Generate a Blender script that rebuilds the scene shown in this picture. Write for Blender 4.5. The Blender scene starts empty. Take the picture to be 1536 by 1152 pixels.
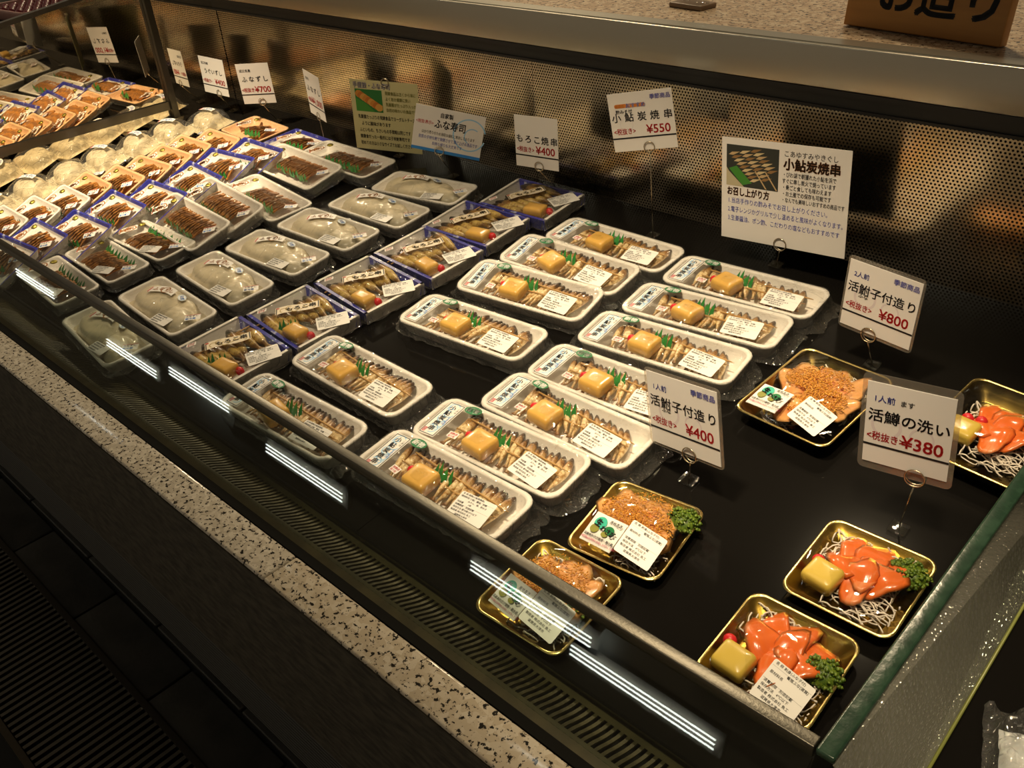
import bpy, math, random
import numpy as np
from mathutils import Vector, Matrix, noise

S = bpy.context.scene
COL = S.collection
R = math.radians
# ------------------------------------------------------------------ camera
cam_d = bpy.data.cameras.new('camera'); cam = bpy.data.objects.new('camera', cam_d); COL.objects.link(cam)
cam_d.sensor_width = 36.0; cam_d.lens = 31.99; cam_d.clip_start = 0.02; cam_d.clip_end = 60
cam.matrix_world = Matrix(((0.72719, -0.33258, 0.60049, 0), (0.68348, 0.432, -0.58842, 0), (-0.06371, 0.83831, 0.54145, 0.70), (0, 0, 0, 1)))
S.camera = cam
# ------------------------------------------------------------------ world, lamps, exposure
wd = bpy.data.worlds.new('world'); S.world = wd; wd.use_nodes = True
wd.node_tree.nodes['Background'].inputs[0].default_value = (1.0, 0.80, 0.55, 1)
wd.node_tree.nodes['Background'].inputs[1].default_value = 0.055
vs = S.view_settings
vs.view_transform = 'Standard'; vs.look = 'None'; vs.gamma = 1.0; vs.use_curve_mapping = False
vs.exposure = 1.7
cy = S.cycles
cy.transparent_max_bounces = 40; cy.max_bounces = 10; cy.glossy_bounces = 5; cy.transmission_bounces = 6
cy.use_denoising = True; cy.sample_clamp_indirect = 4.0; cy.caustics_reflective = False

def spot(name, loc, aim, power, size, blend, col=(1.0, 0.79, 0.50), rad=0.08):
    l = bpy.data.lights.new(name, 'SPOT'); l.energy = power; l.spot_size = R(size); l.spot_blend = blend
    l.color = col; l.shadow_soft_size = rad
    o = bpy.data.objects.new(name, l); COL.objects.link(o); o.location = loc
    o.rotation_euler = (Vector(aim) - Vector(loc)).to_track_quat('-Z', 'Y').to_euler()
    return o
SPOTS = [((-2.05, 0.15, 1.95), (-2.02, 0.86, 0.05), 118, 30),
         ((-1.25, 0.10, 1.95), (-1.22, 0.98, 0.05), 20, 36),
         ((-0.62, 0.10, 1.95), (-0.62, 0.86, 0.03), 58, 30),
         ((-0.10, 0.15, 1.95), (-0.22, 0.70, 0.03), 30, 28),
         ((0.45, 0.55, 1.95), (0.20, 0.75, 0.03), 16, 34),  # added lamp, no known fitting: brightens the ice bag and misted glass
         ((-0.78, 1.95, 1.95), (-0.45, 0.80, 0.05), 20, 80), ((-2.30, 2.45, 1.95), (-1.00, 0.90, 0.05), 24, 80), ((-4.30, 2.60, 1.95), (-2.00, 0.90, 0.05), 28, 80)]  # last two added for glints on the film; first fits the lid highlight
for i, (a, b, p, s) in enumerate(SPOTS):
    spot('ceiling_or_added_spot', a, b, p, s, 0.85 if s < 60 else 0.4)

# ------------------------------------------------------------------ materials
MATS = {}
def nt(name):
    m = bpy.data.materials.new(name); m.use_nodes = True
    n = m.node_tree.nodes; l = m.node_tree.links
    return m, n, l, n['Principled BSDF'], n['Material Output']

def ramp(n, stops):
    r = n.new('ShaderNodeValToRGB'); e = r.color_ramp.elements
    while len(e) < len(stops): e.new(0.5)
    for k, (p, c) in zip(e, stops): k.position = p; k.color = (*c, 1)
    return r

def add_bump(n, l, b, src, strength, dist=0.002):
    u = n.new('ShaderNodeBump'); u.inputs['Strength'].default_value = strength; u.inputs['Distance'].default_value = dist
    l.new(src, u.inputs['Height']); l.new(u.outputs[0], b.inputs['Normal']); return u

def mat(name, col, rough=0.5, metal=0.0, spec=0.5, col2=None, scale=40.0, lo=0.4, hi=0.6, bump=0.0, bscale=None, detail=3.0, sss=0.0, coat=0.0, stretch=None, bdist=0.002):
    if name in MATS: return MATS[name]
    m, n, l, b, o = nt(name)
    b.inputs['Base Color'].default_value = (*col, 1); b.inputs['Roughness'].default_value = rough
    b.inputs['Metallic'].default_value = metal; b.inputs['Specular IOR Level'].default_value = spec
    if coat: b.inputs['Coat Weight'].default_value = coat; b.inputs['Coat Roughness'].default_value = 0.08
    if sss: b.inputs['Subsurface Weight'].default_value = sss; b.inputs['Subsurface Radius'].default_value = (0.01, 0.005, 0.003); b.inputs['Subsurface Scale'].default_value = 0.5
    tc = n.new('ShaderNodeTexCoord'); mp = n.new('ShaderNodeMapping'); l.new(tc.outputs['Object'], mp.inputs[0])
    if stretch: mp.inputs['Scale'].default_value = stretch
    if col2:
        t = n.new('ShaderNodeTexNoise'); t.inputs['Scale'].default_value = scale; t.inputs['Detail'].default_value = detail
        l.new(mp.outputs[0], t.inputs['Vector'])
        r = ramp(n, [(lo, col), (hi, col2)]); l.new(t.outputs[0], r.inputs[0]); l.new(r.outputs[0], b.inputs['Base Color'])
    if bump:
        t = n.new('ShaderNodeTexNoise'); t.inputs['Scale'].default_value = bscale or scale; t.inputs['Detail'].default_value = detail
        l.new(mp.outputs[0], t.inputs['Vector']); add_bump(n, l, b, t.outputs[0], bump, bdist)
    MATS[name] = m; return m

def clear_mat(name, tint=(1, 1, 1), base=0.03, edge=0.5, power=4.0, rough=0.03, bump=0.0, bscale=60.0, haze=0.0, hazecol=(0.8, 0.8, 0.78), stretch=(1, 1, 1), bd=0.004, crease=0.0):
    """thin clear plastic or glass: sees through, with a sharp reflection that grows at grazing angles"""
    if name in MATS: return MATS[name]
    m = bpy.data.materials.new(name); m.use_nodes = True
    n = m.node_tree.nodes; l = m.node_tree.links; n.clear()
    out = n.new('ShaderNodeOutputMaterial'); tr = n.new('ShaderNodeBsdfTransparent'); tr.inputs[0].default_value = (*tint, 1)
    gl = n.new('ShaderNodeBsdfGlossy'); gl.inputs['Roughness'].default_value = rough
    lw = n.new('ShaderNodeLayerWeight'); lw.inputs[0].default_value = 0.5
    p = n.new('ShaderNodeMath'); p.operation = 'POWER'; p.inputs[1].default_value = power; l.new(lw.outputs['Facing'], p.inputs[0])
    ma = n.new('ShaderNodeMath'); ma.operation = 'MULTIPLY_ADD'; ma.inputs[1].default_value = edge; ma.inputs[2].default_value = base
    l.new(p.outputs[0], ma.inputs[0])
    mx = n.new('ShaderNodeMixShader'); l.new(ma.outputs[0], mx.inputs[0]); l.new(gl.outputs[0], mx.inputs[2])
    first = tr
    if haze:
        df = n.new('ShaderNodeBsdfDiffuse'); df.inputs[0].default_value = (*hazecol, 1)
        m2 = n.new('ShaderNodeMixShader'); m2.inputs[0].default_value = haze
        l.new(tr.outputs[0], m2.inputs[1]); l.new(df.outputs[0], m2.inputs[2]); first = m2
    l.new(first.outputs[0], mx.inputs[1]); l.new(mx.outputs[0], out.inputs[0])
    if bump:
        tc = n.new('ShaderNodeTexCoord'); mp = n.new('ShaderNodeMapping'); mp.inputs['Scale'].default_value = stretch
        l.new(tc.outputs['Object'], mp.inputs[0])
        t = n.new('ShaderNodeTexNoise'); t.inputs['Scale'].default_value = bscale; t.inputs['Detail'].default_value = 3; t.inputs['Distortion'].default_value = 0.6
        l.new(mp.outputs[0], t.inputs['Vector'])
        u = n.new('ShaderNodeBump'); u.inputs['Strength'].default_value = bump; u.inputs['Distance'].default_value = bd
        hsrc = t.outputs[0]
        if crease:   # stretched film: flat facets parted by sharp creases over a slow swell
            va = n.new('ShaderNodeVectorMath'); va.operation = 'SCALE'; va.inputs['Scale'].default_value = 0.02
            l.new(t.outputs['Color'], va.inputs[0]); vb = n.new('ShaderNodeVectorMath'); vb.operation = 'ADD'; l.new(mp.outputs[0], vb.inputs[0]); l.new(va.outputs[0], vb.inputs[1])
            vo = n.new('ShaderNodeTexVoronoi'); vo.feature = 'DISTANCE_TO_EDGE'; vo.inputs['Scale'].default_value = crease; l.new(vb.outputs[0], vo.inputs['Vector'])
            mr = n.new('ShaderNodeMapRange'); mr.interpolation_type = 'SMOOTHSTEP'; mr.inputs[1].default_value = 0.0; mr.inputs[2].default_value = 0.09; l.new(vo.outputs[0], mr.inputs[0])
            mm = n.new('ShaderNodeMath'); mm.operation = 'MULTIPLY_ADD'; mm.inputs[1].default_value = 0.12; l.new(mr.outputs[0], mm.inputs[0]); l.new(t.outputs[0], mm.inputs[2]); hsrc = mm.outputs[0]
        l.new(hsrc, u.inputs['Height']); l.new(u.outputs[0], gl.inputs['Normal']); l.new(u.outputs[0], lw.inputs['Normal'])
    MATS[name] = m; return m

# --- setting materials
def granite(name, a, b_, dark, scale, rough):
    m, n, l, b, o = nt(name)
    tc = n.new('ShaderNodeTexCoord')
    v = n.new('ShaderNodeTexVoronoi'); v.inputs['Scale'].default_value = scale; l.new(tc.outputs['Object'], v.inputs['Vector'])
    t = n.new('ShaderNodeTexNoise'); t.inputs['Scale'].default_value = scale * 1.1; t.inputs['Detail'].default_value = 4; t.inputs['Roughness'].default_value = 0.65
    l.new(tc.outputs['Object'], t.inputs['Vector'])
    r1 = ramp(n, [(0.30, a), (0.55, b_), (0.75, a)]); l.new(v.outputs['Color'], r1.inputs[0])
    r2 = ramp(n, [(0.555, (0, 0, 0)), (0.59, (1, 1, 1))]); l.new(t.outputs[0], r2.inputs[0])
    mx = n.new('ShaderNodeMix'); mx.data_type = 'RGBA'; l.new(r2.outputs[0], mx.inputs[0]); l.new(r1.outputs[0], mx.inputs[6]); mx.inputs[7].default_value = (*dark, 1)
    l.new(mx.outputs[2], b.inputs['Base Color']); b.inputs['Roughness'].default_value = rough
    MATS[name] = m; return m
M_granite = granite('granite_polished', (0.50, 0.45, 0.37), (0.66, 0.61, 0.52), (0.02, 0.018, 0.015), 165, 0.10)
M_granite2 = granite('granite_polished_tan', (0.48, 0.41, 0.31), (0.60, 0.54, 0.44), (0.02, 0.018, 0.015), 150, 0.10)
M_counter = granite('granite_counter', (0.36, 0.26, 0.17), (0.52, 0.42, 0.30), (0.06, 0.05, 0.04), 120, 0.25)
M_plinth = mat('flamed_stone', (0.080, 0.070, 0.050), 0.75, col2=(0.034, 0.029, 0.021), scale=120, lo=0.35, hi=0.65, bump=0.6, bscale=160, stretch=(0.35, 1, 1))
M_olive = mat('olive_painted_metal', (0.085, 0.071, 0.032), 0.5, 0.2, col2=(0.062, 0.052, 0.024), scale=30, bump=0.1, bscale=200)
M_black = mat('black_plastic', (0.008, 0.0075, 0.007), 0.35)
M_deck = mat('black_gloss_deck', (0.006, 0.0055, 0.005), 0.10, spec=0.15, bump=0.03, bscale=14)
M_steel = mat('brushed_steel', (0.56, 0.53, 0.45), 0.30, 1.0, col2=(0.44, 0.41, 0.34), scale=9, lo=0.3, hi=0.7, bump=0.05, bscale=300, stretch=(0.06, 1, 1))
M_rail = mat('satin_steel_rail', (0.105, 0.098, 0.082), 0.33, 1.0, bump=0.08, bscale=350)
M_dsteel = mat('dark_steel', (0.12, 0.11, 0.095), 0.3, 1.0)
M_kick = None
def ribs():
    m, n, l, b, o = nt('ribbed_kick_metal')
    tc = n.new('ShaderNodeTexCoord'); w = n.new('ShaderNodeTexWave'); w.inputs['Scale'].default_value = 38; w.bands_direction = 'Z'
    w.inputs['Distortion'].default_value = 0.6; w.inputs['Detail'].default_value = 2
    l.new(tc.outputs['Object'], w.inputs['Vector'])
    r = ramp(n, [(0.2, (0.025, 0.025, 0.024)), (0.8, (0.095, 0.095, 0.09))]); l.new(w.outputs[0], r.inputs[0]); l.new(r.outputs[0], b.inputs['Base Color'])
    b.inputs['Roughness'].default_value = 0.6; add_bump(n, l, b, w.outputs[0], 0.5); return m
M_kick = ribs()
M_tile = mat('dark_floor_tile', (0.030, 0.029, 0.024), 0.42, col2=(0.044, 0.042, 0.036), scale=16, bump=0.2, bscale=120)
M_grout = mat('floor_grout', (0.008, 0.008, 0.007), 0.7)
M_grate = mat('drain_steel', (0.22, 0.21, 0.19), 0.35, 1.0)

def perforated():
    m, n, l, b, o = nt('perforated_steel')
    tc = n.new('ShaderNodeTexCoord'); sp = n.new('ShaderNodeSeparateXYZ'); l.new(tc.outputs['Object'], sp.inputs[0])
    P = 0.0056
    def mth(op, a, bb=None, c=None):
        q = n.new('ShaderNodeMath'); q.operation = op
        for i, x in enumerate((a, bb, c)):
            if x is None: continue
            if isinstance(x, (int, float)): q.inputs[i].default_value = x
            else: l.new(x, q.inputs[i])
        return q.outputs[0]
    def cell(ox, oz):
        fx = mth('SUBTRACT', mth('FRACT', mth('ADD', mth('DIVIDE', sp.outputs[0], P), 50 + ox)), 0.5)
        fz = mth('MULTIPLY', mth('SUBTRACT', mth('FRACT', mth('ADD', mth('DIVIDE', sp.outputs[2], P * 1.732), 50 + oz)), 0.5), 1.732)
        return mth('SQRT', mth('ADD', mth('MULTIPLY', fx, fx), mth('MULTIPLY', fz, fz)))
    dmin = mth('MINIMUM', cell(0, 0), cell(0.5, 0.5))
    hole = mth('LESS_THAN', dmin, 0.285)
    t = n.new('ShaderNodeTexNoise'); t.inputs['Scale'].default_value = 7; t.inputs['Detail'].default_value = 1; l.new(tc.outputs['Object'], t.inputs['Vector'])
    u = n.new('ShaderNodeBump'); u.inputs['Strength'].default_value = 0.25; u.inputs['Distance'].default_value = 0.006; l.new(t.outputs[0], u.inputs['Height'])
    l.new(u.outputs[0], b.inputs['Normal'])
    mc = n.new('ShaderNodeMix'); mc.data_type = 'RGBA'; l.new(hole, mc.inputs[0]); mc.inputs[6].default_value = (0.74, 0.64, 0.48, 1); mc.inputs[7].default_value = (0.004, 0.004, 0.004, 1)
    l.new(mc.outputs[2], b.inputs['Base Color'])
    l.new(mth('SUBTRACT', 1.0, hole), b.inputs['Metallic'])
    l.new(mth('MULTIPLY_ADD', hole, 0.5, 0.16), b.inputs['Roughness'])
    l.new(mth('MULTIPLY_ADD', hole, -0.5, 0.5), b.inputs['Specular IOR Level'])
    return m
M_perf = perforated()
M_mirror = mat('mirror_glass', (0.80, 0.74, 0.62), 0.015, 1.0)
M_glass = clear_mat('clear_glass', (0.93, 0.97, 0.94), 0.055, 0.8, 4.5, 0.01)
M_gedge = mat('green_glass_edge', (0.012, 0.034, 0.020), 0.22, spec=0.5, col2=(0.020, 0.050, 0.030), scale=60, bump=0.2, bscale=90)
M_tube = bpy.data.materials.new('tube_glow'); M_tube.use_nodes = True
_e = M_tube.node_tree.nodes['Principled BSDF']; _e.inputs['Emission Color'].default_value = (0.95, 1.0, 0.92, 1); _e.inputs['Emission Strength'].default_value = 4.0

def fogged():
    m, n, l, b, o = nt('fogged_glass')
    n.remove(b)
    tc = n.new('ShaderNodeTexCoord'); sp = n.new('ShaderNodeSeparateXYZ'); l.new(tc.outputs['Object'], sp.inputs[0])
    t = n.new('ShaderNodeTexNoise'); t.inputs['Scale'].default_value = 22; t.inputs['Detail'].default_value = 2; l.new(tc.outputs['Object'], t.inputs['Vector'])
    v = n.new('ShaderNodeTexVoronoi'); v.inputs['Scale'].default_value = 210; l.new(tc.outputs['Object'], v.inputs['Vector'])
    ys = n.new('ShaderNodeMapRange'); ys.inputs[1].default_value = 0.98; ys.inputs[2].default_value = 0.60; ys.clamp = True
    ad = n.new('ShaderNodeMath'); ad.operation = 'MULTIPLY_ADD'; ad.inputs[1].default_value = 0.16; l.new(t.outputs[0], ad.inputs[0]); l.new(sp.outputs[1], ad.inputs[2])
    l.new(ad.outputs[0], ys.inputs[0])
    fm = n.new('ShaderNodeMath'); fm.operation = 'MULTIPLY'; fm.inputs[1].default_value = 0.20; l.new(ys.outputs[0], fm.inputs[0])
    tr = n.new('ShaderNodeBsdfTransparent'); tr.inputs[0].default_value = (0.75, 0.80, 0.74, 1)
    df = n.new('ShaderNodeBsdfDiffuse'); df.inputs[0].default_value = (0.62, 0.60, 0.52, 1)
    gl = n.new('ShaderNodeBsdfGlossy'); gl.inputs['Roughness'].default_value = 0.06
    u = n.new('ShaderNodeBump'); u.inputs['Strength'].default_value = 0.8; u.inputs['Distance'].default_value = 0.003; u.invert = True
    l.new(v.outputs[0], u.inputs['Height']); l.new(u.outputs[0], gl.inputs['Normal'])
    m1 = n.new('ShaderNodeMixShader'); l.new(fm.outputs[0], m1.inputs[0]); l.new(tr.outputs[0], m1.inputs[1]); l.new(df.outputs[0], m1.inputs[2])
    m2 = n.new('ShaderNodeMixShader'); m2.inputs[0].default_value = 0.14; l.new(m1.outputs[0], m2.inputs[1]); l.new(gl.outputs[0], m2.inputs[2])
    l.new(m2.outputs[0], o.inputs[0]); return m
M_fog = fogged()

# --- goods materials
M_foam = mat('white_foam', (0.80, 0.76, 0.70), 0.45, sss=0.0, bump=0.06, bscale=300)
M_peach = mat('peach_foam', (0.78, 0.47, 0.25), 0.5, bump=0.06, bscale=300)
M_film = clear_mat('cling_film', (0.985, 0.985, 0.98), 0.05, 0.22, 3.5, 0.045, bump=1.0, bscale=24, bd=0.014, crease=34)
M_skirt = clear_mat('crumpled_film', (0.93, 0.93, 0.91), 0.10, 0.5, 2.2, 0.05, bump=1.0, bscale=40, bd=0.014, crease=55, haze=0.035, hazecol=(0.75, 0.74, 0.70))
M_bag = clear_mat('vacuum_bag_film', (0.95, 0.95, 0.93), 0.09, 0.5, 2.4, 0.05, bump=1.0, bscale=30, bd=0.015, crease=48, haze=0.04)
M_lid = clear_mat('clear_lid', (0.985, 0.985, 0.98), 0.035, 0.5, 3.5, 0.03, bump=0.14, bscale=22)
M_laminate = clear_mat('laminate_pouch', (0.90, 0.88, 0.84), 0.05, 0.4, 3.0, 0.12, haze=0.14, hazecol=(0.55, 0.50, 0.44))
M_card = mat('white_card', (0.74, 0.72, 0.70), 0.5)
M_yellow = mat('yellow_card', (0.50, 0.46, 0.24), 0.55)
M_paper = mat('label_paper', (0.80, 0.78, 0.74), 0.42)
M_cream = mat('cream_label', (0.78, 0.68, 0.52), 0.4)
def flat(name, c): return mat('print_' + name, c, 0.5, spec=0.3)
K_black = flat('black', (0.010, 0.010, 0.012)); K_red = flat('red', (0.52, 0.018, 0.022)); K_blue = flat('blue', (0.045, 0.07, 0.40))
K_lblue = flat('pale_blue', (0.30, 0.55, 0.80)); K_sky = flat('band_blue', (0.035, 0.22, 0.62)); K_green = flat('green', (0.015, 0.17, 0.06))
K_white = flat('white', (0.80, 0.80, 0.78)); K_orange = flat('orange', (0.62, 0.20, 0.035)); K_brown = flat('brown', (0.32, 0.13, 0.035))
K_pale = flat('pale_violet', (0.60, 0.54, 0.62)); K_teal = flat('teal', (0.05, 0.46, 0.33)); K_olive = flat('olive', (0.24, 0.24, 0.05))
K_pink = flat('magenta', (0.55, 0.05, 0.16)); K_dark = flat('photo_dark', (0.03, 0.034, 0.03)); K_tan = flat('photo_tan', (0.50, 0.36, 0.19))
K_gold = flat('ornament_gold', (0.40, 0.28, 0.06)); K_grey = flat('grey', (0.10, 0.10, 0.11)); K_leaf = flat('photo_leaf', (0.02, 0.14, 0.03))
M_mustard = mat('mustard_packet', (0.66, 0.385, 0.085), 0.32, spec=0.5, col2=(0.60, 0.34, 0.07), scale=50, coat=0.3)
M_mustard2 = mat('yellow_mustard_packet', (0.60, 0.43, 0.07), 0.30, spec=0.5, coat=0.3)
M_redball = mat('red_garnish', (0.62, 0.02, 0.025), 0.35)
M_leaf = mat('plastic_leaf', (0.02, 0.20, 0.035), 0.4, col2=(0.04, 0.27, 0.05), scale=60)
M_wood = mat('bamboo_skewer', (0.52, 0.31, 0.11), 0.55, col2=(0.40, 0.22, 0.07), scale=40, stretch=(0.1, 1, 1))
M_gold = mat('gold_lacquer', (0.62, 0.42, 0.085), 0.24, 1.0, col2=(0.50, 0.32, 0.05), scale=22, lo=0.3, hi=0.7, bump=0.05, bscale=80)
M_goldrim = mat('gold_rim', (0.85, 0.66, 0.25), 0.22, 1.0)
M_wire = mat('wire_steel', (0.55, 0.48, 0.36), 0.25, 1.0)
M_sticker = mat('gold_foil_sticker', (0.36, 0.30, 0.06), 0.25, 0.8, bump=0.6, bscale=500)
M_daikon = mat('shredded_daikon', (0.78, 0.70, 0.60), 0.3, spec=0.5)
M_parsley = mat('parsley_green', (0.05, 0.105, 0.009), 0.42, col2=(0.15, 0.22, 0.018), scale=300)
M_roe = mat('yellow_roe', (0.66, 0.32, 0.035), 0.35, col2=(0.55, 0.22, 0.02), scale=300)
M_trout = mat('trout_flesh', (0.76, 0.155, 0.026), 0.22, col2=(0.82, 0.34, 0.15), lo=0.52, hi=0.70, scale=70, stretch=(1, 0.22, 1), coat=0.4, sss=0.15)
M_white_fish = mat('pale_fish_flesh', (0.68, 0.34, 0.12), 0.25, col2=(0.56, 0.17, 0.06), scale=38, lo=0.5, hi=0.72, coat=0.4, sss=0.15)
M_slice = mat('fermented_fish_slice', (0.50, 0.205, 0.040), 0.3, col2=(0.25, 0.105, 0.032), scale=90, lo=0.35, hi=0.65, coat=0.3)
M_paste = mat('rice_paste', (0.70, 0.61, 0.43), 0.4, col2=(0.36, 0.33, 0.24), scale=19, lo=0.44, hi=0.68, bump=0.3, bscale=60, coat=0.3)
M_bagfish = mat('rice_coated_fish', (0.74, 0.63, 0.42), 0.45, col2=(0.58, 0.46, 0.27), scale=30, lo=0.45, hi=0.75, bump=0.35, bscale=160)
M_plank = mat('stained_wood', (0.46, 0.22, 0.045), 0.45, col2=(0.32, 0.135, 0.025), scale=14, lo=0.3, hi=0.7, stretch=(0.25, 3, 3))
M_shell = mat('dark_red_shellfish', (0.20, 0.018, 0.03), 0.3, col2=(0.30, 0.05, 0.06), scale=60, coat=0.3)
M_pinktray = mat('pink_tray', (0.55, 0.30, 0.26), 0.5)
M_ceiling = mat('ceiling_paint', (0.30, 0.27, 0.22), 0.8)
M_ice = mat('crushed_ice', (0.62, 0.64, 0.66), 0.15, bump=0.5, bscale=120, sss=0.3)

def fish_mat(name, body, char, dark_tail):
    m, n, l, b, o = nt(name)
    tc = n.new('ShaderNodeTexCoord'); sp = n.new('ShaderNodeSeparateXYZ'); l.new(tc.outputs['Object'], sp.inputs[0])
    t = n.new('ShaderNodeTexNoise'); t.inputs['Scale'].default_value = 130; t.inputs['Detail'].default_value = 3; l.new(tc.outputs['Object'], t.inputs['Vector'])
    mr = n.new('ShaderNodeMapRange'); mr.inputs[1].default_value = -0.03; mr.inputs[2].default_value = 0.03; l.new(sp.outputs[1], mr.inputs[0])
    ad = n.new('ShaderNodeMath'); ad.operation = 'MULTIPLY_ADD'; ad.inputs[1].default_value = 0.22; l.new(t.outputs[0], ad.inputs[0]); l.new(mr.outputs[0], ad.inputs[2])
    su = n.new('ShaderNodeMath'); su.operation = 'SUBTRACT'; su.inputs[1].default_value = 0.11; l.new(ad.outputs[0], su.inputs[0])
    r = ramp(n, [(0.02, dark_tail), (0.20, body), (0.62, body), (0.76, (0.36, 0.19, 0.055)), (0.87, char), (1.0, (0.02, 0.012, 0.008))]); l.new(su.outputs[0], r.inputs[0])
    t2 = n.new('ShaderNodeTexNoise'); t2.inputs['Scale'].default_value = 210; t2.inputs['Detail'].default_value = 2; l.new(tc.outputs['Object'], t2.inputs['Vector'])
    r2 = ramp(n, [(0.44, (1, 1, 1)), (0.70, (0.50, 0.34, 0.18))]); l.new(t2.outputs[0], r2.inputs[0])
    mx = n.new('ShaderNodeMix'); mx.data_type = 'RGBA'; mx.blend_type = 'MULTIPLY'; mx.inputs[0].default_value = 1.0
    l.new(r.outputs[0], mx.inputs[6]); l.new(r2.outputs[0], mx.inputs[7]); l.new(mx.outputs[2], b.inputs['Base Color'])
    b.inputs['Roughness'].default_value = 0.38; b.inputs['Coat Weight'].default_value = 0.25; b.inputs['Coat Roughness'].default_value = 0.15
    add_bump(n, l, b, t2.outputs[0], 0.35, 0.001); MATS[name] = m; return m
M_ayu = fish_mat('grilled_sweetfish', (0.76, 0.60, 0.33), (0.085, 0.042, 0.016), (0.25, 0.13, 0.05))
M_moroko = fish_mat('grilled_gudgeon', (0.60, 0.43, 0.13), (0.26, 0.16, 0.05), (0.20, 0.11, 0.03))

def blue_pattern():
    m, n, l, b, o = nt('blue_brush_pattern')
    tc = n.new('ShaderNodeTexCoord'); mp = n.new('ShaderNodeMapping'); mp.inputs['Scale'].default_value = (1, 0.6, 0.6); l.new(tc.outputs['Object'], mp.inputs[0])
    t = n.new('ShaderNodeTexNoise'); t.inputs['Scale'].default_value = 70; t.inputs['Detail'].default_value = 4; l.new(mp.outputs[0], t.inputs['Vector'])
    r = ramp(n, [(0.56, (0.035, 0.04, 0.34)), (0.66, (0.50, 0.52, 0.70))]); l.new(t.outputs[0], r.inputs[0]); l.new(r.outputs[0], b.inputs['Base Color'])
    b.inputs['Roughness'].default_value = 0.3; MATS['bluep'] = m; return m
M_bluep = blue_pattern()

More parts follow.
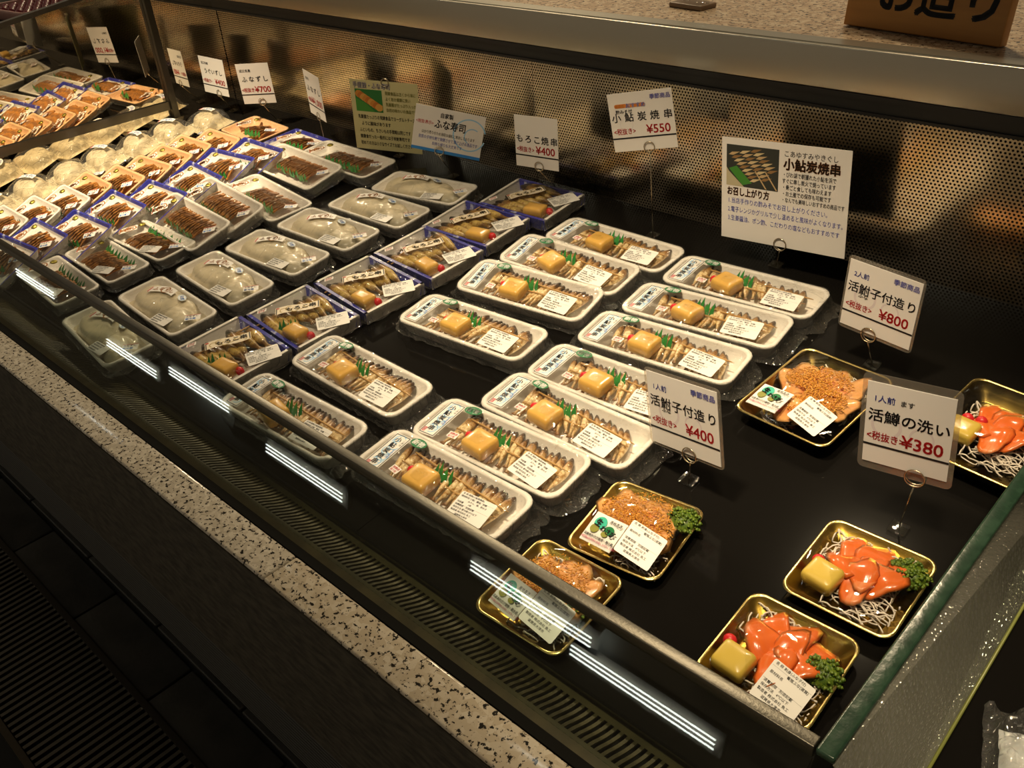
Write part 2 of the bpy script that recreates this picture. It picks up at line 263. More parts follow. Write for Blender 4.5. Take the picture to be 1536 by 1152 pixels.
# ------------------------------------------------------------------ mesh helpers
class MB:
    def __init__(s): s.v = []; s.f = []; s.m = []; s.sm = []; s.mats = []
    def mi(s, m):
        if m not in s.mats: s.mats.append(m)
        return s.mats.index(m)
    def add(s, vs, fs, m, smooth=False, T=None):
        o = len(s.v); k = s.mi(m)
        s.v += [tuple(T @ Vector(p)) for p in vs] if T is not None else [tuple(p) for p in vs]
        for f in fs: s.f.append(tuple(i + o for i in f)); s.m.append(k); s.sm.append(smooth)
    def box(s, c, d, m, T=None):
        x, y, z = c; a, b, e = d[0] / 2, d[1] / 2, d[2] / 2
        vs = [(x + i * a, y + j * b, z + k * e) for k in (-1, 1) for j in (-1, 1) for i in (-1, 1)]
        s.add(vs, [(0, 2, 3, 1), (4, 5, 7, 6), (0, 1, 5, 4), (2, 6, 7, 3), (0, 4, 6, 2), (1, 3, 7, 5)], m, False, T)
    def bbox(s, c, d, bev, m, T=None, n=3):
        """box with rounded edges all round: lofted rounded rectangles"""
        w, dd, h = d; rings = []
        for i in range(n + 1):
            a = math.pi / 2 * i / n; q = bev * (1 - math.sin(a)); rings.append((q, -h / 2 + bev * (1 - math.cos(a))))
        rings += [(q, -z) for q, z in reversed(rings)]
        s.loft([[(c[0] + x, c[1] + y, c[2] + z) for x, y in rrect(w - 2 * q, dd - 2 * q, max(bev - q, 0.0002) + 0.0001, n)] for q, z in rings], m, True, True, True, T)
    def loft(s, rings, m, cap0=False, cap1=False, smooth=True, T=None, closed=True):
        n = len(rings[0]); vs = [p for r in rings for p in r]; fs = []
        for i in range(len(rings) - 1):
            for j in range(n if closed else n - 1):
                k = (j + 1) % n; fs.append((i * n + j, i * n + k, (i + 1) * n + k, (i + 1) * n + j))
        if cap0: fs.append(tuple(range(n - 1, -1, -1)))
        if cap1: fs.append(tuple((len(rings) - 1) * n + j for j in range(n)))
        s.add(vs, fs, m, smooth, T)
    def tube(s, path, r, m, n=6, T=None, close=False):
        P = [Vector(p) for p in path]; L = len(P); rings = []; up = None
        for i in range(L):
            t = (P[(i + 1) % L] - P[i - 1]) if close else (P[min(i + 1, L - 1)] - P[max(i - 1, 0)])
            if t.length < 1e-9: t = Vector((0, 0, 1))
            t.normalize()
            if up is None: up = t.orthogonal().normalized()
            up = (up - t * up.dot(t)); up = up.normalized() if up.length > 1e-6 else t.orthogonal().normalized()
            b = t.cross(up); rr = r[i] if isinstance(r, (list, tuple)) else r
            rings.append([tuple(P[i] + (up * math.cos(2 * math.pi * k / n) + b * math.sin(2 * math.pi * k / n)) * rr) for k in range(n)])
        if close: rings.append(rings[0])
        s.loft(rings, m, not close, not close, True, T)
    def grid(s, fn, nu, nv, m, smooth=True, T=None):
        vs = [fn(i / nu, j / nv) for j in range(nv + 1) for i in range(nu + 1)]
        fs = [(j * (nu + 1) + i, j * (nu + 1) + i + 1, (j + 1) * (nu + 1) + i + 1, (j + 1) * (nu + 1) + i) for j in range(nv) for i in range(nu)]
        s.add(vs, fs, m, smooth, T)
    def ball(s, c, rad, m, nu=10, nv=6, T=None, jit=0.0, rnd=None):
        rx, ry, rz = rad if isinstance(rad, (list, tuple)) else (rad,) * 3
        vs = [(c[0], c[1], c[2] - rz)]; 
        for j in range(1, nv):
            a = -math.pi / 2 + math.pi * j / nv
            for i in range(nu):
                q = 1 + (rnd.uniform(-jit, jit) if jit else 0); t = 2 * math.pi * i / nu
                vs.append((c[0] + rx * math.cos(a) * math.cos(t) * q, c[1] + ry * math.cos(a) * math.sin(t) * q, c[2] + rz * math.sin(a) * q))
        vs.append((c[0], c[1], c[2] + rz)); fs = []; e = len(vs) - 1
        for i in range(nu):
            k = (i + 1) % nu; fs.append((0, 1 + k, 1 + i)); fs.append((e, e - nu + i, e - nu + k))
            for j in range(nv - 2): a = 1 + j * nu; fs.append((a + i, a + k, a + nu + k, a + nu + i))
        s.add(vs, fs, m, True, T)
    def disc(s, c, rx, ry, m, n=24, T=None, z2=None):
        vs = [(c[0] + rx * math.cos(2 * math.pi * i / n), c[1] + ry * math.sin(2 * math.pi * i / n), c[2]) for i in range(n)]
        s.add(vs, [tuple(range(n))], m, False, T)
    def ring(s, c, r0, r1, m, n=28, T=None, sy=1.0, a0=0.0, a1=6.2832):
        vs = []; 
        for i in range(n + 1):
            t = a0 + (a1 - a0) * i / n; vs += [(c[0] + r0 * math.cos(t), c[1] + sy * r0 * math.sin(t), c[2]), (c[0] + r1 * math.cos(t), c[1] + sy * r1 * math.sin(t), c[2])]
        s.add(vs, [(2 * i, 2 * i + 1, 2 * i + 3, 2 * i + 2) for i in range(n)], m, False, T)
    def rect(s, x0, y0, x1, y1, z, m, T=None):
        s.add([(x0, y0, z), (x1, y0, z), (x1, y1, z), (x0, y1, z)], [(0, 1, 2, 3)], m, False, T)
    def poly(s, pts, z, m, T=None): s.add([(x, y, z) for x, y in pts], [tuple(range(len(pts)))], m, False, T)
    def slab(s, pts, z0, z1, m, T=None):
        n = len(pts); s.add([(x, y, z0) for x, y in pts] + [(x, y, z1) for x, y in pts], [tuple(range(n - 1, -1, -1)), tuple(range(n, 2 * n))] + [(i, (i + 1) % n, n + (i + 1) % n, n + i) for i in range(n)], m, False, T)
    def text(s, body, x, y, z, size, m, bold=0.0, align='LEFT', sx=1.0, T=None, rot=0.0):
        vs, fs, w = glyphs(body, bold)
        ox = {'LEFT': 0, 'CENTER': -w / 2, 'RIGHT': -w}[align]
        c, n_ = math.cos(rot), math.sin(rot); out = []
        for p in vs:
            px, py = (p[0] + ox) * size * sx, p[1] * size
            out.append((x + px * c - py * n_, y + px * n_ + py * c, z))
        s.add(out, fs, m, False, T)
    def build(s, name):
        me = bpy.data.meshes.new(name); me.from_pydata(s.v, [], s.f)
        for m in s.mats: me.materials.append(m)
        me.polygons.foreach_set('material_index', s.m); me.polygons.foreach_set('use_smooth', s.sm); me.update(); return me

_gl = {}
def glyphs(body, bold=0.0):
    k = (body, bold)
    if k in _gl: return _gl[k]
    cu = bpy.data.curves.new('lettering', 'FONT'); cu.body = body; cu.size = 1.0; cu.resolution_u = 3; cu.fill_mode = 'FRONT'
    ob = bpy.data.objects.new('lettering', cu); COL.objects.link(ob)
    dg = bpy.context.evaluated_depsgraph_get(); dg.update()
    me = bpy.data.meshes.new_from_object(ob.evaluated_get(dg))
    vs = [tuple(v.co) for v in me.vertices]; fs = [tuple(p.vertices) for p in me.polygons]
    bpy.data.objects.remove(ob); bpy.data.curves.remove(cu); bpy.data.meshes.remove(me)
    w = max((p[0] for p in vs), default=0.0)
    if bold >= 0.012:   # heavier strokes: shifted copies of the same outline
        k0 = list(vs); f0 = list(fs); vs = []; fs = []; q = min(bold, 0.05) * 0.62
        for n_, (dx, dy) in enumerate(((-1, -1), (1, -1), (1, 1), (-1, 1)) if bold < 0.04 else ((-1, -1), (1, -1), (1, 1), (-1, 1), (1.4, 0), (-1.4, 0), (0, 1.4), (0, -1.4))):
            fs += [tuple(i + len(vs) for i in f) for f in f0]; vs += [(a + dx * q, b_ + dy * q, c + n_ * 1e-4) for a, b_, c in k0]
    _gl[k] = (vs, fs, w); return _gl[k]

def rrect(w, d, r, n=4):
    r = min(r, w / 2 - 1e-5, d / 2 - 1e-5); pts = []
    for cx, cy_, a0 in ((w / 2 - r, d / 2 - r, 0), (-w / 2 + r, d / 2 - r, 90), (-w / 2 + r, -d / 2 + r, 180), (w / 2 - r, -d / 2 + r, 270)):
        for i in range(n + 1):
            a = R(a0 + 90 * i / n); pts.append((cx + r * math.cos(a), cy_ + r * math.sin(a)))
    return pts

def empty(name, label, cat, loc=(0, 0, 0), rot=(0, 0, 0), group=None):
    o = bpy.data.objects.new(name, None); COL.objects.link(o); o.location = loc; o.rotation_euler = rot; o.empty_display_size = 0.02
    o['label'] = label; o['category'] = cat
    if group: o['group'] = group
    return o
def part(name, mesh, parent, loc=(0, 0, 0), rot=(0, 0, 0), label=None, kind=None):
    if isinstance(mesh, MB): mesh = mesh.build(name)
    o = bpy.data.objects.new(name, mesh); COL.objects.link(o); o.parent = parent; o.location = loc; o.rotation_euler = rot
    if label: o['label'] = label
    if kind: o['kind'] = kind
    return o
def thing(name, mesh, label, cat, loc=(0, 0, 0), rot=(0, 0, 0), group=None):
    if isinstance(mesh, MB): mesh = mesh.build(name)
    o = bpy.data.objects.new(name, mesh); COL.objects.link(o); o.location = loc; o.rotation_euler = rot; o['label'] = label; o['category'] = cat
    if group: o['group'] = group
    return o
def struct(name, mesh):
    if isinstance(mesh, MB): mesh = mesh.build(name)
    o = bpy.data.objects.new(name, mesh); COL.objects.link(o); o['kind'] = 'structure'; return o
def dup(root, loc, rot, label):
    r = root.copy(); COL.objects.link(r); r.location = loc; r.rotation_euler = rot; r['label'] = label
    for ch in root.children:
        c = ch.copy(); COL.objects.link(c); c.parent = r
        for g in ch.children:
            d = g.copy(); COL.objects.link(d); d.parent = c
    return r

SL = 0.10
def zdeck(y): return SL * (y - 0.5)
TILT = math.atan(SL)
XL, XR, YB, XE = -2.23, -0.155, 1.245, -4.6     # mirror, glass partition, back wall, far end of the neighbouring case
XN = 0.75                                        # right-hand end of everything

# ------------------------------------------------------------------ setting
fl = MB(); fl.box(((XE + XN) / 2, 0.1, -0.635), (XN - XE, 1.4, 0.03), M_grout)
for i in range(15):
    x0 = -4.5 + i * 0.30
    for (ya, yb) in ((0.262, 0.36), (0.362, 0.49)):
        off = 0.0 if ya < 0.3 else 0.15
        fl.bbox((x0 + 0.1475 + off - 0.06, (ya + yb) / 2, -0.618), (0.293, yb - ya - 0.006, 0.012), 0.003, M_tile)
struct('floor', fl)
ce = MB(); ce.box((-2.5, 0.0, 2.32), (13, 6, 0.04), M_ceiling); struct('ceiling', ce)

g = empty('floor_drain_grate', 'long dark steel drain grate with close bars set in the floor', 'drain grate', (0, 0.165, -0.62))
fr = MB()
for y in (-0.098, 0.093): fr.box(((XE + XN) / 2, y, 0.008), (XN - XE, 0.012, 0.016), M_dsteel)
part('frame', fr, g)
br = MB(); x = XE
while x < XN - 0.3:
    br.box((x, 0, 0.006), (0.0075, 0.18, 0.010), M_grate); x += 0.0165
part('grating', br, g)

# --- the case
case = empty('refrigerated_display_case', 'long black and granite refrigerated fish display case with sloping deck', 'display case', (0, 0, -0.62))
def cpart(name, mb, label=None, parent=None): return part(name, mb, parent or case, (0, 0, 0.62) if parent is None else (0, 0, 0), (0, 0, 0), label)
L0, L1 = XE, XN; xc = (L0 + L1) / 2; LL = L1 - L0
b = MB(); b.box((xc, 0.337, -0.1368), (LL, 0.06, 0.2604), M_plinth); cpart('plinth', b, 'rough dark stone plinth')
b = MB(); b.box((xc, 0.340, -0.327), (LL, 0.056, 0.119), M_kick); b.box((xc, 0.40, -0.51), (LL, 0.05, 0.25), M_black); cpart('kick_plate', b, 'ribbed dark kick plate')
for x0, x1, m in ((L0, -0.7265, M_granite), (-0.7255, L1, M_granite2)):
    b = MB(); b.bbox(((x0 + x1) / 2, 0.330, -0.0031), (x1 - x0, 0.045, 0.0062), 0.0028, m); cpart('granite_ledge', b, 'speckled polished granite ledge slab')
b = MB(); b.box((xc, 0.3585, -0.0105), (LL, 0.011, 0.021), mat('rubber_gasket', (0.006, 0.006, 0.005), 0.8, spec=0.08)); cpart('gasket', b)
# air return grille: a curved sheet with slots
b = MB()
prof = [(0.364, -0.003), (0.372, -0.0035), (0.381, -0.006)]
b.loft([[(L0, y, z), (L1, y, z)] for y, z in prof], M_olive, closed=False)
sl = [(0.381, -0.006), (0.388, -0.009), (0.396, -0.0135), (0.405, -0.018), (0.413, -0.021), (0.420, -0.0225)]
nb = int(LL / 0.0076)
for i in range(nb):
    x = L0 + i * 0.0076
    vs = []
    for y, z in sl: vs += [(x, y, z), (x + 0.0036, y, z), (x + 0.0036, y, z - 0.0022), (x, y, z - 0.0022)]
    fs = []
    for k in range(len(sl) - 1):
        a = 4 * k
        for e in range(4): fs.append((a + e, a + (e + 1) % 4, a + 4 + (e + 1) % 4, a + 4 + e))
    b.add(vs, fs, M_olive, False)
b.loft([[(L0, y, z), (L1, y, z)] for y, z in ((0.420, -0.0225), (0.436, -0.024), (0.445, -0.030))], M_olive, closed=False)
b.box((xc, 0.40, -0.045), (LL, 0.08, 0.004), M_black)
cpart('air_return_grille', b, 'olive metal air return grille with slots')
def deck(x0, x1):
    b = MB(); y0, y1 = 0.427, 1.25; t = 0.010
    pr = [(y0, zdeck(y0) - t), (y0 - 0.002, zdeck(y0) - 0.003), (y0, zdeck(y0)), (y1, zdeck(y1)), (y1, zdeck(y1) - t)]
    b.loft([[(x, y, z) for y, z in pr] for x in (x0, x1)], M_deck, True, True, False); return b
for x0, x1 in ((L0, -1.7005), (-1.6995, -0.7125), (-0.7115, L1)): cpart('deck_panel', deck(x0, x1), 'glossy black deck panel')
b = MB(); b.box((xc, 1.245 + 0.004, 0.10), (LL, 0.004, 0.06), M_black); cpart('back_skirting', b)
for x0, x1 in ((L0, XL - 0.0), (XL + 0.0005, -1.1575), (-1.1563, -0.08), (-0.0788, L1)):
    b = MB(); b.box(((x0 + x1) / 2, YB + 0.0015, 0.19), (x1 - x0, 0.002, 0.262), M_perf); cpart('back_panel', b, 'perforated stainless steel back panel')
# ventilated strip under the fascia
def vent():
    m, n, l, bs, o = nt('vent_strip'); tc = n.new('ShaderNodeTexCoord'); v = n.new('ShaderNodeTexVoronoi'); v.inputs['Scale'].default_value = 240; v.inputs['Randomness'].default_value = 0.0
    l.new(tc.outputs['Object'], v.inputs['Vector']); r = ramp(n, [(0.16, (0.16, 0.15, 0.12)), (0.22, (0.008, 0.008, 0.007))]); l.new(v.outputs[0], r.inputs[0]); l.new(r.outputs[0], bs.inputs['Base Color']); bs.inputs['Roughness'].default_value = 0.4; return m
b = MB(); b.box((xc, YB - 0.004, 0.312), (LL, 0.010, 0.016), vent()); b.box((xc, YB - 0.006, 0.3235), (LL, 0.012, 0.007), M_black); b.box((xc, YB - 0.007, 0.3018), (LL, 0.012, 0.004), M_black)
cpart('vent_strip', b, 'black ventilated strip under the steel fascia')

ct = empty('rear_counter', 'granite topped service counter with wide steel fascia behind the perforated panel', 'counter', (0, YB, 0.0))
b = MB(); b.bbox((xc, -0.002, 0.3565), (LL, 0.022, 0.058), 0.002, M_steel); b.box((xc, 0.010, 0.3855), (LL, 0.030, 0.003), M_steel); part('fascia', b, ct, label='brushed stainless steel fascia')
for x0, x1 in ((L0, -0.6515), (-0.6505, L1)):
    b = MB(); b.box(((x0 + x1) / 2, 0.32, 0.3755), (x1 - x0, 0.59, 0.022), M_counter); part('counter_slab', b, ct, label='speckled tan granite slab')

# --- front glass with its steel rail
fg = empty('front_glass', 'low slanting front glass with a steel top rail along the case', 'glass panel', (0, 0.366, 0.001))
th = math.atan2(0.0895, 0.070); W = math.hypot(0.0895, 0.07)
Tg = Matrix.Rotation(-th, 4, 'X')
b = MB(); x0, x1 = L0, XR - 0.002
b.box(((x0 + x1) / 2, 0.0, W / 2 + 0.003), (x1 - x0, 0.0025, W - 0.006), M_glass, Tg); part('pane', b, fg)
b = MB(); b.bbox(((x0 + x1) / 2, 0.0875, 0.068), (x1 - x0, 0.013, 0.013), 0.0015, M_rail); part('top_rail', b, fg, label='satin steel top rail')

# --- right glass partition
gp = empty('glass_partition', 'thick green edged glass partition with condensation beside the trout trays', 'partition', (XR, 0, 0))
b = MB()
def fface(o): return [(0.058 + o, 0.45, zdeck(0.45) + 0.002), (0.058 + o, 1.2, zdeck(1.2) + 0.0015), (0.0150 + o, 1.235, 0.0745), (0.0150 + o, 0.443, 0.0745)]
b.add(fface(0) + fface(0.0012), [(3, 2, 1, 0), (4, 5, 6, 7), (0, 1, 5, 4), (1, 2, 6, 5), (2, 3, 7, 6), (3, 0, 4, 7)], M_fog)
part('fogged_face', b, gp, label='misted face with fine droplets')
b = MB(); b.bbox((0.008, 0.8415, 0.0775), (0.0155, 0.797, 0.007), 0.002, M_gedge, Matrix.Rotation(0.0, 4, 'X')); part('polished_edge', b, gp, label='green polished top edge')
b = MB(); b.slab([(0.443, zdeck(0.443)), (1.24, zdeck(1.24)), (1.24, 0.0745), (0.443, 0.0745)], -0.0005, 0.0005, M_glass, Matrix(((0, 0, 1, 0), (1, 0, 0, 0), (0, 1, 0, 0), (0, 0, 0, 1)))); part('pane', b, gp)
b = MB(); b.tube([(0.060, 0.45, zdeck(0.45) + 0.003), (0.060, 1.2, zdeck(1.2) + 0.003)], 0.0016, mat('lime_glass_edge', (0.20, 0.22, 0.05), 0.3), 6); part('lower_edge', b, gp, label='yellow green lower edge')

# --- left mirrored partition
mp_ = empty('mirror_partition', 'tall mirrored end partition with steel bars at the far end of the case', 'partition', (XL, 0, 0))
Tm = Matrix(((0, 0, 1, 0), (1, 0, 0, 0), (0, 1, 0, 0), (0, 0, 0, 1)))
b = MB(); b.slab([(0.43, zdeck(0.43)), (1.244, zdeck(1.244)), (1.244, 0.392), (1.06, 0.392), (0.43, 0.315)], -0.003, 0.0, M_mirror, Tm); part('mirror', b, mp_)
b = MB(); b.box((0.0035, 0.75, 0.105), (0.006, 0.65, 0.020), M_dsteel); part('lower_bar', b, mp_, label='dark steel horizontal bar')
b = MB(); b.box((0.007, 1.066, 0.23), (0.012, 0.016, 0.31), M_rail); part('post', b, mp_, label='steel upright post')
b = MB(); b.box((0.0, 0, 0), (0.016, 0.66, 0.010), M_rail, Matrix.Translation((0, 0.75, 0.360)) @ Matrix.Rotation(math.atan2(0.077, 0.63), 4, 'X')); part('top_rail', b, mp_, label='steel top rail')

# --- lighting seen only in reflections
def fixture(x, y, z, ln, label):
    t = empty('ceiling_light', label, 'ceiling light', (x, y, z), group='tube lights above the aisle')
    b = MB(); b.box((0, 0, 0.03), (ln + 0.06, 0.12, 0.03), M_ceiling); part('housing', b, t)
    for k in (-1, 0, 1):
        b = MB(); b.tube([(-ln / 2, k * 0.022, 0), (ln / 2, k * 0.022, 0)], 0.0034, M_tube, 8); part('tube', b, t)
for i, (x, y) in enumerate(((-6.96, -1.34), (-5.45, -1.43), (-4.6, -1.34), (-3.54, -1.43), (-1.94, -1.34), (-1.35, -1.43), (-5.8, 1.33), (-3.88, 1.33), (-1.55, 1.33))):
    fixture(x, y, 2.0, 0.68 if y < 0 else 0.42, 'slim three tube ceiling light hanging above the shop aisle')

# ------------------------------------------------------------------ trays, films, labels
def tray_mesh(name, w, d, h, rc, wall, lip, m, base_t=0.003, slope=0.008, n=4):
    b = MB()
    def rg(q, z, r): return [(x, y, z) for x, y in rrect(w - 2 * q, d - 2 * q, r, n)]
    b.loft([rg(slope + 0.004, 0, rc * 0.7), rg(slope, 0.002, rc * 0.8), rg(0.001, h - lip, rc), rg(0, h - lip * 0.5, rc), rg(0.0008, h, rc), rg(wall - 0.0008, h, rc * 0.85),
            rg(wall, h - lip * 0.5, rc * 0.85), rg(wall + slope * 0.8, base_t + 0.002, rc * 0.7), rg(wall + slope + 0.003, base_t, rc * 0.6)], m, True, True)
    return b.build(name)

def bumps(L):
    def H(x, y):
        z = 0.0
        for cx, cy_, rx, ry, hh in L:
            u = ((x - cx) / rx) ** 2 + ((y - cy_) / ry) ** 2
            z = max(z, hh * math.exp(-u * u * 0.7))
        return z
    return H

def wrap_mesh(name, w, d, h, rc, H, seed, nx=30, ny=14, noise_a=0.0011, m=None):
    """cling film stretched over the rim"""
    b = MB()
    def fn(u, v):
        x, y = (u - 0.5) * w, (v - 0.5) * d
        ex, ey = abs(x) - (w / 2 - rc), abs(y) - (d / 2 - rc)
        if ex > 0 and ey > 0:
            q = math.hypot(ex, ey)
            if q > rc: x -= math.copysign(ex * (1 - rc / q), x); y -= math.copysign(ey * (1 - rc / q), y)
        e = min((w / 2 - abs(x)), (d / 2 - abs(y))) / 0.014; e = min(max(e, 0), 1)
        return (x, y, h + 0.0010 + H(x, y) * e + e * noise_a * noise.noise(Vector((x * 60 + seed, y * 60, 0))))
    b.grid(fn, nx, ny, m or M_film)
    return b.build(name)

def skirt_mesh(name, w, d, h, rc, seed, end=0.020, side=0.006):
    """loose film hanging round the tray, longer and crumpled at the short ends"""
    b = MB(); n = 10; rings = []
    for t, zz in ((0.0, h + 0.0006), (0.12, h * 0.75), (0.35, h * 0.42), (0.65, h * 0.18), (1.0, 0.0035)):
        rg = []
        base = rrect(w + 0.001, d + 0.001, rc, n)
        P = []
        for i in range(len(base)):
            x0, y0 = base[i]; x1, y1 = base[(i + 1) % len(base)]; k = max(1, int(math.hypot(x1 - x0, y1 - y0) / 0.009))
            for j in range(k): P.append((x0 + (x1 - x0) * j / k, y0 + (y1 - y0) * j / k))
        for i, (x, y) in enumerate(P):
            e = min(max((abs(x) - w / 2 + 0.012) / 0.012, 0), 1); o = (side + (end - side) * e * (0.5 + 0.9 * abs(noise.noise(Vector((seed * 3.1, y * 45, 2))))))
            nx_, ny_ = (math.copysign(1, x) * e, math.copysign(1 - e, y)); q = math.hypot(nx_, ny_) or 1
            j = noise.noise(Vector((x * 90 + seed, y * 90, t * 3))) * 0.0038 * t
            rg.append((x + nx_ / q * o * t + j, y + ny_ / q * o * t * 0.8 + j * 0.6, max(zz + noise.noise(Vector((x * 120, y * 120 + seed, t * 4))) * 0.0045 * t, 0.0008)))
        rings.append(rg)
    b.loft(rings, M_skirt, False, False, True)
    return b.build(name)

def ingredient_label(name, w, d, lines, m=None):
    b = MB(); b.slab(rrect(w, d, 0.002, 2), -0.00025, 0.0, m or M_paper)
    n = len(lines); st = d * 0.92 / n
    for i, (x, tx) in enumerate(lines):
        y = d / 2 - st * (i + 0.85)
        b.text(tx, -w / 2 + w * x, y, 0.0002, st * 0.72, K_black, 0.012)
    for i in (1, 4): b.rect(-w / 2 + 0.001, d / 2 - st * i - 0.0016, w / 2 - 0.001, d / 2 - st * i - 0.00145, 0.00015, K_grey)
    return b.build(name)
L_ayu = ingredient_label('ingredient_label', 0.050, 0.036, [(0.05, '名 称 焼魚(小鮎炭焼串)'), (0.05, '原材料名 小鮎、醤油、砂糖'), (0.30, 'みりん、酒、酢みそ'), (0.05, '内容量        1串'), (0.05, '消費期限    別途記載'), (0.05, '保存方法 要冷蔵10℃以下'), (0.05, '製造者 株式会社 魚工'), (0.22, '滋賀県大津市')])
L_fish = ingredient_label('ingredient_label', 0.042, 0.040, [(0.06, '名 称 刺身(ふな子付)'), (0.40, '養殖ふな(滋賀)'), (0.06, '原材料名'), (0.06, ''), (0.06, '消費期限   別途記載'), (0.06, '保存方法   4℃以下'), (0.06, '製造者 株式会社 魚工'), (0.22, '滋賀県大津市')])
L_date = ingredient_label('date_label', 0.044, 0.020, [(0.05, '消費期限 別途記載'), (0.05, '保存 要冷蔵  7月'), (0.05, '製造者 株式会社'), (0.05, '滋賀県大津市')])

def ayu_label():
    b = MB(); w, d = 0.026, 0.066
    b.slab([(-w / 2, -d / 2), (w / 2, -d / 2), (w / 2, d / 2), (-w / 2, d / 2)], -0.00025, 0, M_paper)
    for i in range(5): b.ring((0.002 * (i % 2), 0.024 - i * 0.011, 0.00012), 0.0068, 0.0084, K_lblue, 18, a0=0.6 + i, a1=5.0 + i)
    for i in range(4): b.ring((-0.004 + 0.003 * i, 0.020 - i * 0.012, 0.00010), 0.0038, 0.0049, K_lblue, 14, a0=i, a1=4.0 + i)
    t = 0.0011
    for x0, y0, x1, y1 in ((-w / 2 + t, -d / 2 + t, w / 2 - t, -d / 2 + 2 * t), (-w / 2 + t, d / 2 - 2 * t, w / 2 - t, d / 2 - t), (-w / 2 + t, -d / 2 + t, -w / 2 + 2 * t, d / 2 - t), (w / 2 - 2 * t, -d / 2 + t, w / 2 - t, d / 2 - t)): b.rect(x0, y0, x1, y1, 0.00016, K_black)
    for i, c in enumerate('小鮎炭焼串'): b.text(c, -0.0015, 0.0195 - i * 0.0108, 0.0003, 0.0098, K_black, 0.03, 'CENTER')
    for i, c in enumerate('こあゆ'): b.text(c, 0.0078, 0.0235 - i * 0.0046, 0.0003, 0.0042, K_black, 0.01, 'CENTER')
    for i, c in enumerate('びわ湖産'): b.text(c, 0.0078, 0.004 - i * 0.0044, 0.0003, 0.0040, K_blue, 0.01, 'CENTER')
    b.rect(-0.010, -0.0295, -0.0055, -0.0215, 0.0003, K_red)
    for i, c in enumerate('滋賀'): b.text(c, -0.0077, -0.0252 - i * 0.0037, 0.0004, 0.0034, K_white, 0.01, 'CENTER')
    return b.build('product_label')
L_prod = ayu_label()
def seal():
    b = MB(); n = 28; pts = [(0.0128 * math.cos(2 * math.pi * i / n), 0.0078 * math.sin(2 * math.pi * i / n)) for i in range(n)]
    b.slab(pts, -0.00025, 0, K_green); b.text('新物', 0, -0.0038, 0.0003, 0.0100, K_white, 0.035, 'CENTER', 1.0)
    b.poly([(0.001, -0.006), (0.004, -0.0055), (0.011, 0.001), (0.005, -0.0045)], 0.0004, K_white)
    return b.build('freshness_seal')
L_seal = seal()
def redsticker():
    b = MB(); b.slab([(-0.0075, -0.005), (0.0075, -0.005), (0.0075, 0.005), (-0.0075, 0.005)], -0.0002, 0, M_paper)
    b.text('加熱済', -0.006, 0.0004, 0.0002, 0.0040, K_red, 0.02); b.text('要冷蔵', -0.006, -0.0040, 0.0002, 0.0036, K_red, 0.01); return b.build('small_red_sticker')
L_red = redsticker()

def fish_mesh(seed, L, wd, hh):
    r = random.Random(seed); b = MB(); rings = []; n = 8
    bend = r.uniform(-0.05, 0.05) * L; tw = r.uniform(-0.3, 0.3)
    for t, q, f in ((0.0, 0.12, 1), (0.04, 0.42, 1), (0.12, 0.70, 1), (0.22, 0.92, 1), (0.38, 1.0, 1), (0.55, 0.90, 1), (0.70, 0.66, 1), (0.82, 0.42, 1), (0.89, 0.30, 1), (0.93, 0.42, 0.5), (1.0, 0.75, 0.25)):
        y = (0.5 - t) * L; cx = bend * math.sin(math.pi * t); cz = 0.05 * hh * math.sin(6 * t + seed)
        rings.append([(cx + wd / 2 * q * math.cos(2 * math.pi * k / n), y, cz + hh / 2 * q * f * math.sin(2 * math.pi * k / n)) for k in range(n)])
    b.loft(rings, None, True, True); return b
def mk_fish(name, seed, L, w, h, m):
    b = fish_mesh(seed, L, w, h); b.mats = [m]; return b.build(name)
F_ayu = [mk_fish('fish', i, 0.060 + 0.002 * i, 0.0098, 0.0125, M_ayu) for i in range(4)]
F_mor = [mk_fish('fish', i + 9, 0.092 + 0.003 * i, 0.0200, 0.0180, M_moroko) for i in range(3)]

def packet(name, w, d, h, m, seed=0):
    b = MB(); rings = []
    for z, q in ((0, 0.80), (0.12, 0.92), (0.4, 1.0), (0.75, 0.99), (0.92, 0.94), (1.0, 0.80), (1.02, 0.4)):
        rings.append([(x * (1 + 0.02 * math.sin(9 * x / w + seed)), y, z * h + 0.0004 * math.sin(300 * x + 200 * y)) for x, y in rrect(w * q, d * q, min(w, d) * 0.13 * (1.2 if z in (0, 1.02) else 1), 4)])
    b.loft(rings, m, True, True); return b.build(name)
P_miso = packet('miso_packet', 0.037, 0.034, 0.020, M_mustard)
P_miso2 = packet('miso_packet', 0.040, 0.026, 0.019, M_mustard, 1)
P_must = packet('mustard_packet', 0.034, 0.029, 0.019, M_mustard2, 2)
def redball():
    b = MB(); b.ball((0, 0, 0.003), (0.0070, 0.0062, 0.0070), M_redball, 12, 8); return b.build('red_garnish')
G_red = redball()
def leaf(w, h, teeth, lean=0.25):
    b = MB(); bot = []; top = []
    for i in range(teeth + 1):
        x = -w / 2 + w * i / teeth; bot.append((x, 0.0015 * math.sin(i), 0))
    vs = []; fs = []
    for i in range(teeth):
        x0 = -w / 2 + w * i / teeth; x1 = x0 + w / teeth; y = 0.002 * math.sin(i * 1.7); k = len(vs); hh = h * (0.8 + 0.2 * math.sin(i * 2.3))
        vs += [(x0, y, 0), (x1, y, 0), (x1, y + lean * h * 0.4, hh * 0.45), (x0, y + lean * h * 0.4, hh * 0.45), ((x0 + x1) / 2 + 0.15 * w / teeth, y + lean * h, hh)]
        fs += [(k, k + 1, k + 2, k + 3), (k + 3, k + 2, k + 4)]
    n = len(vs); vs += [(x, y + 0.0004, z) for x, y, z in vs]; fs += [tuple(n + i for i in reversed(f)) for f in fs]
    b.add(vs, fs, M_leaf, True); return b.build('leaf_divider')
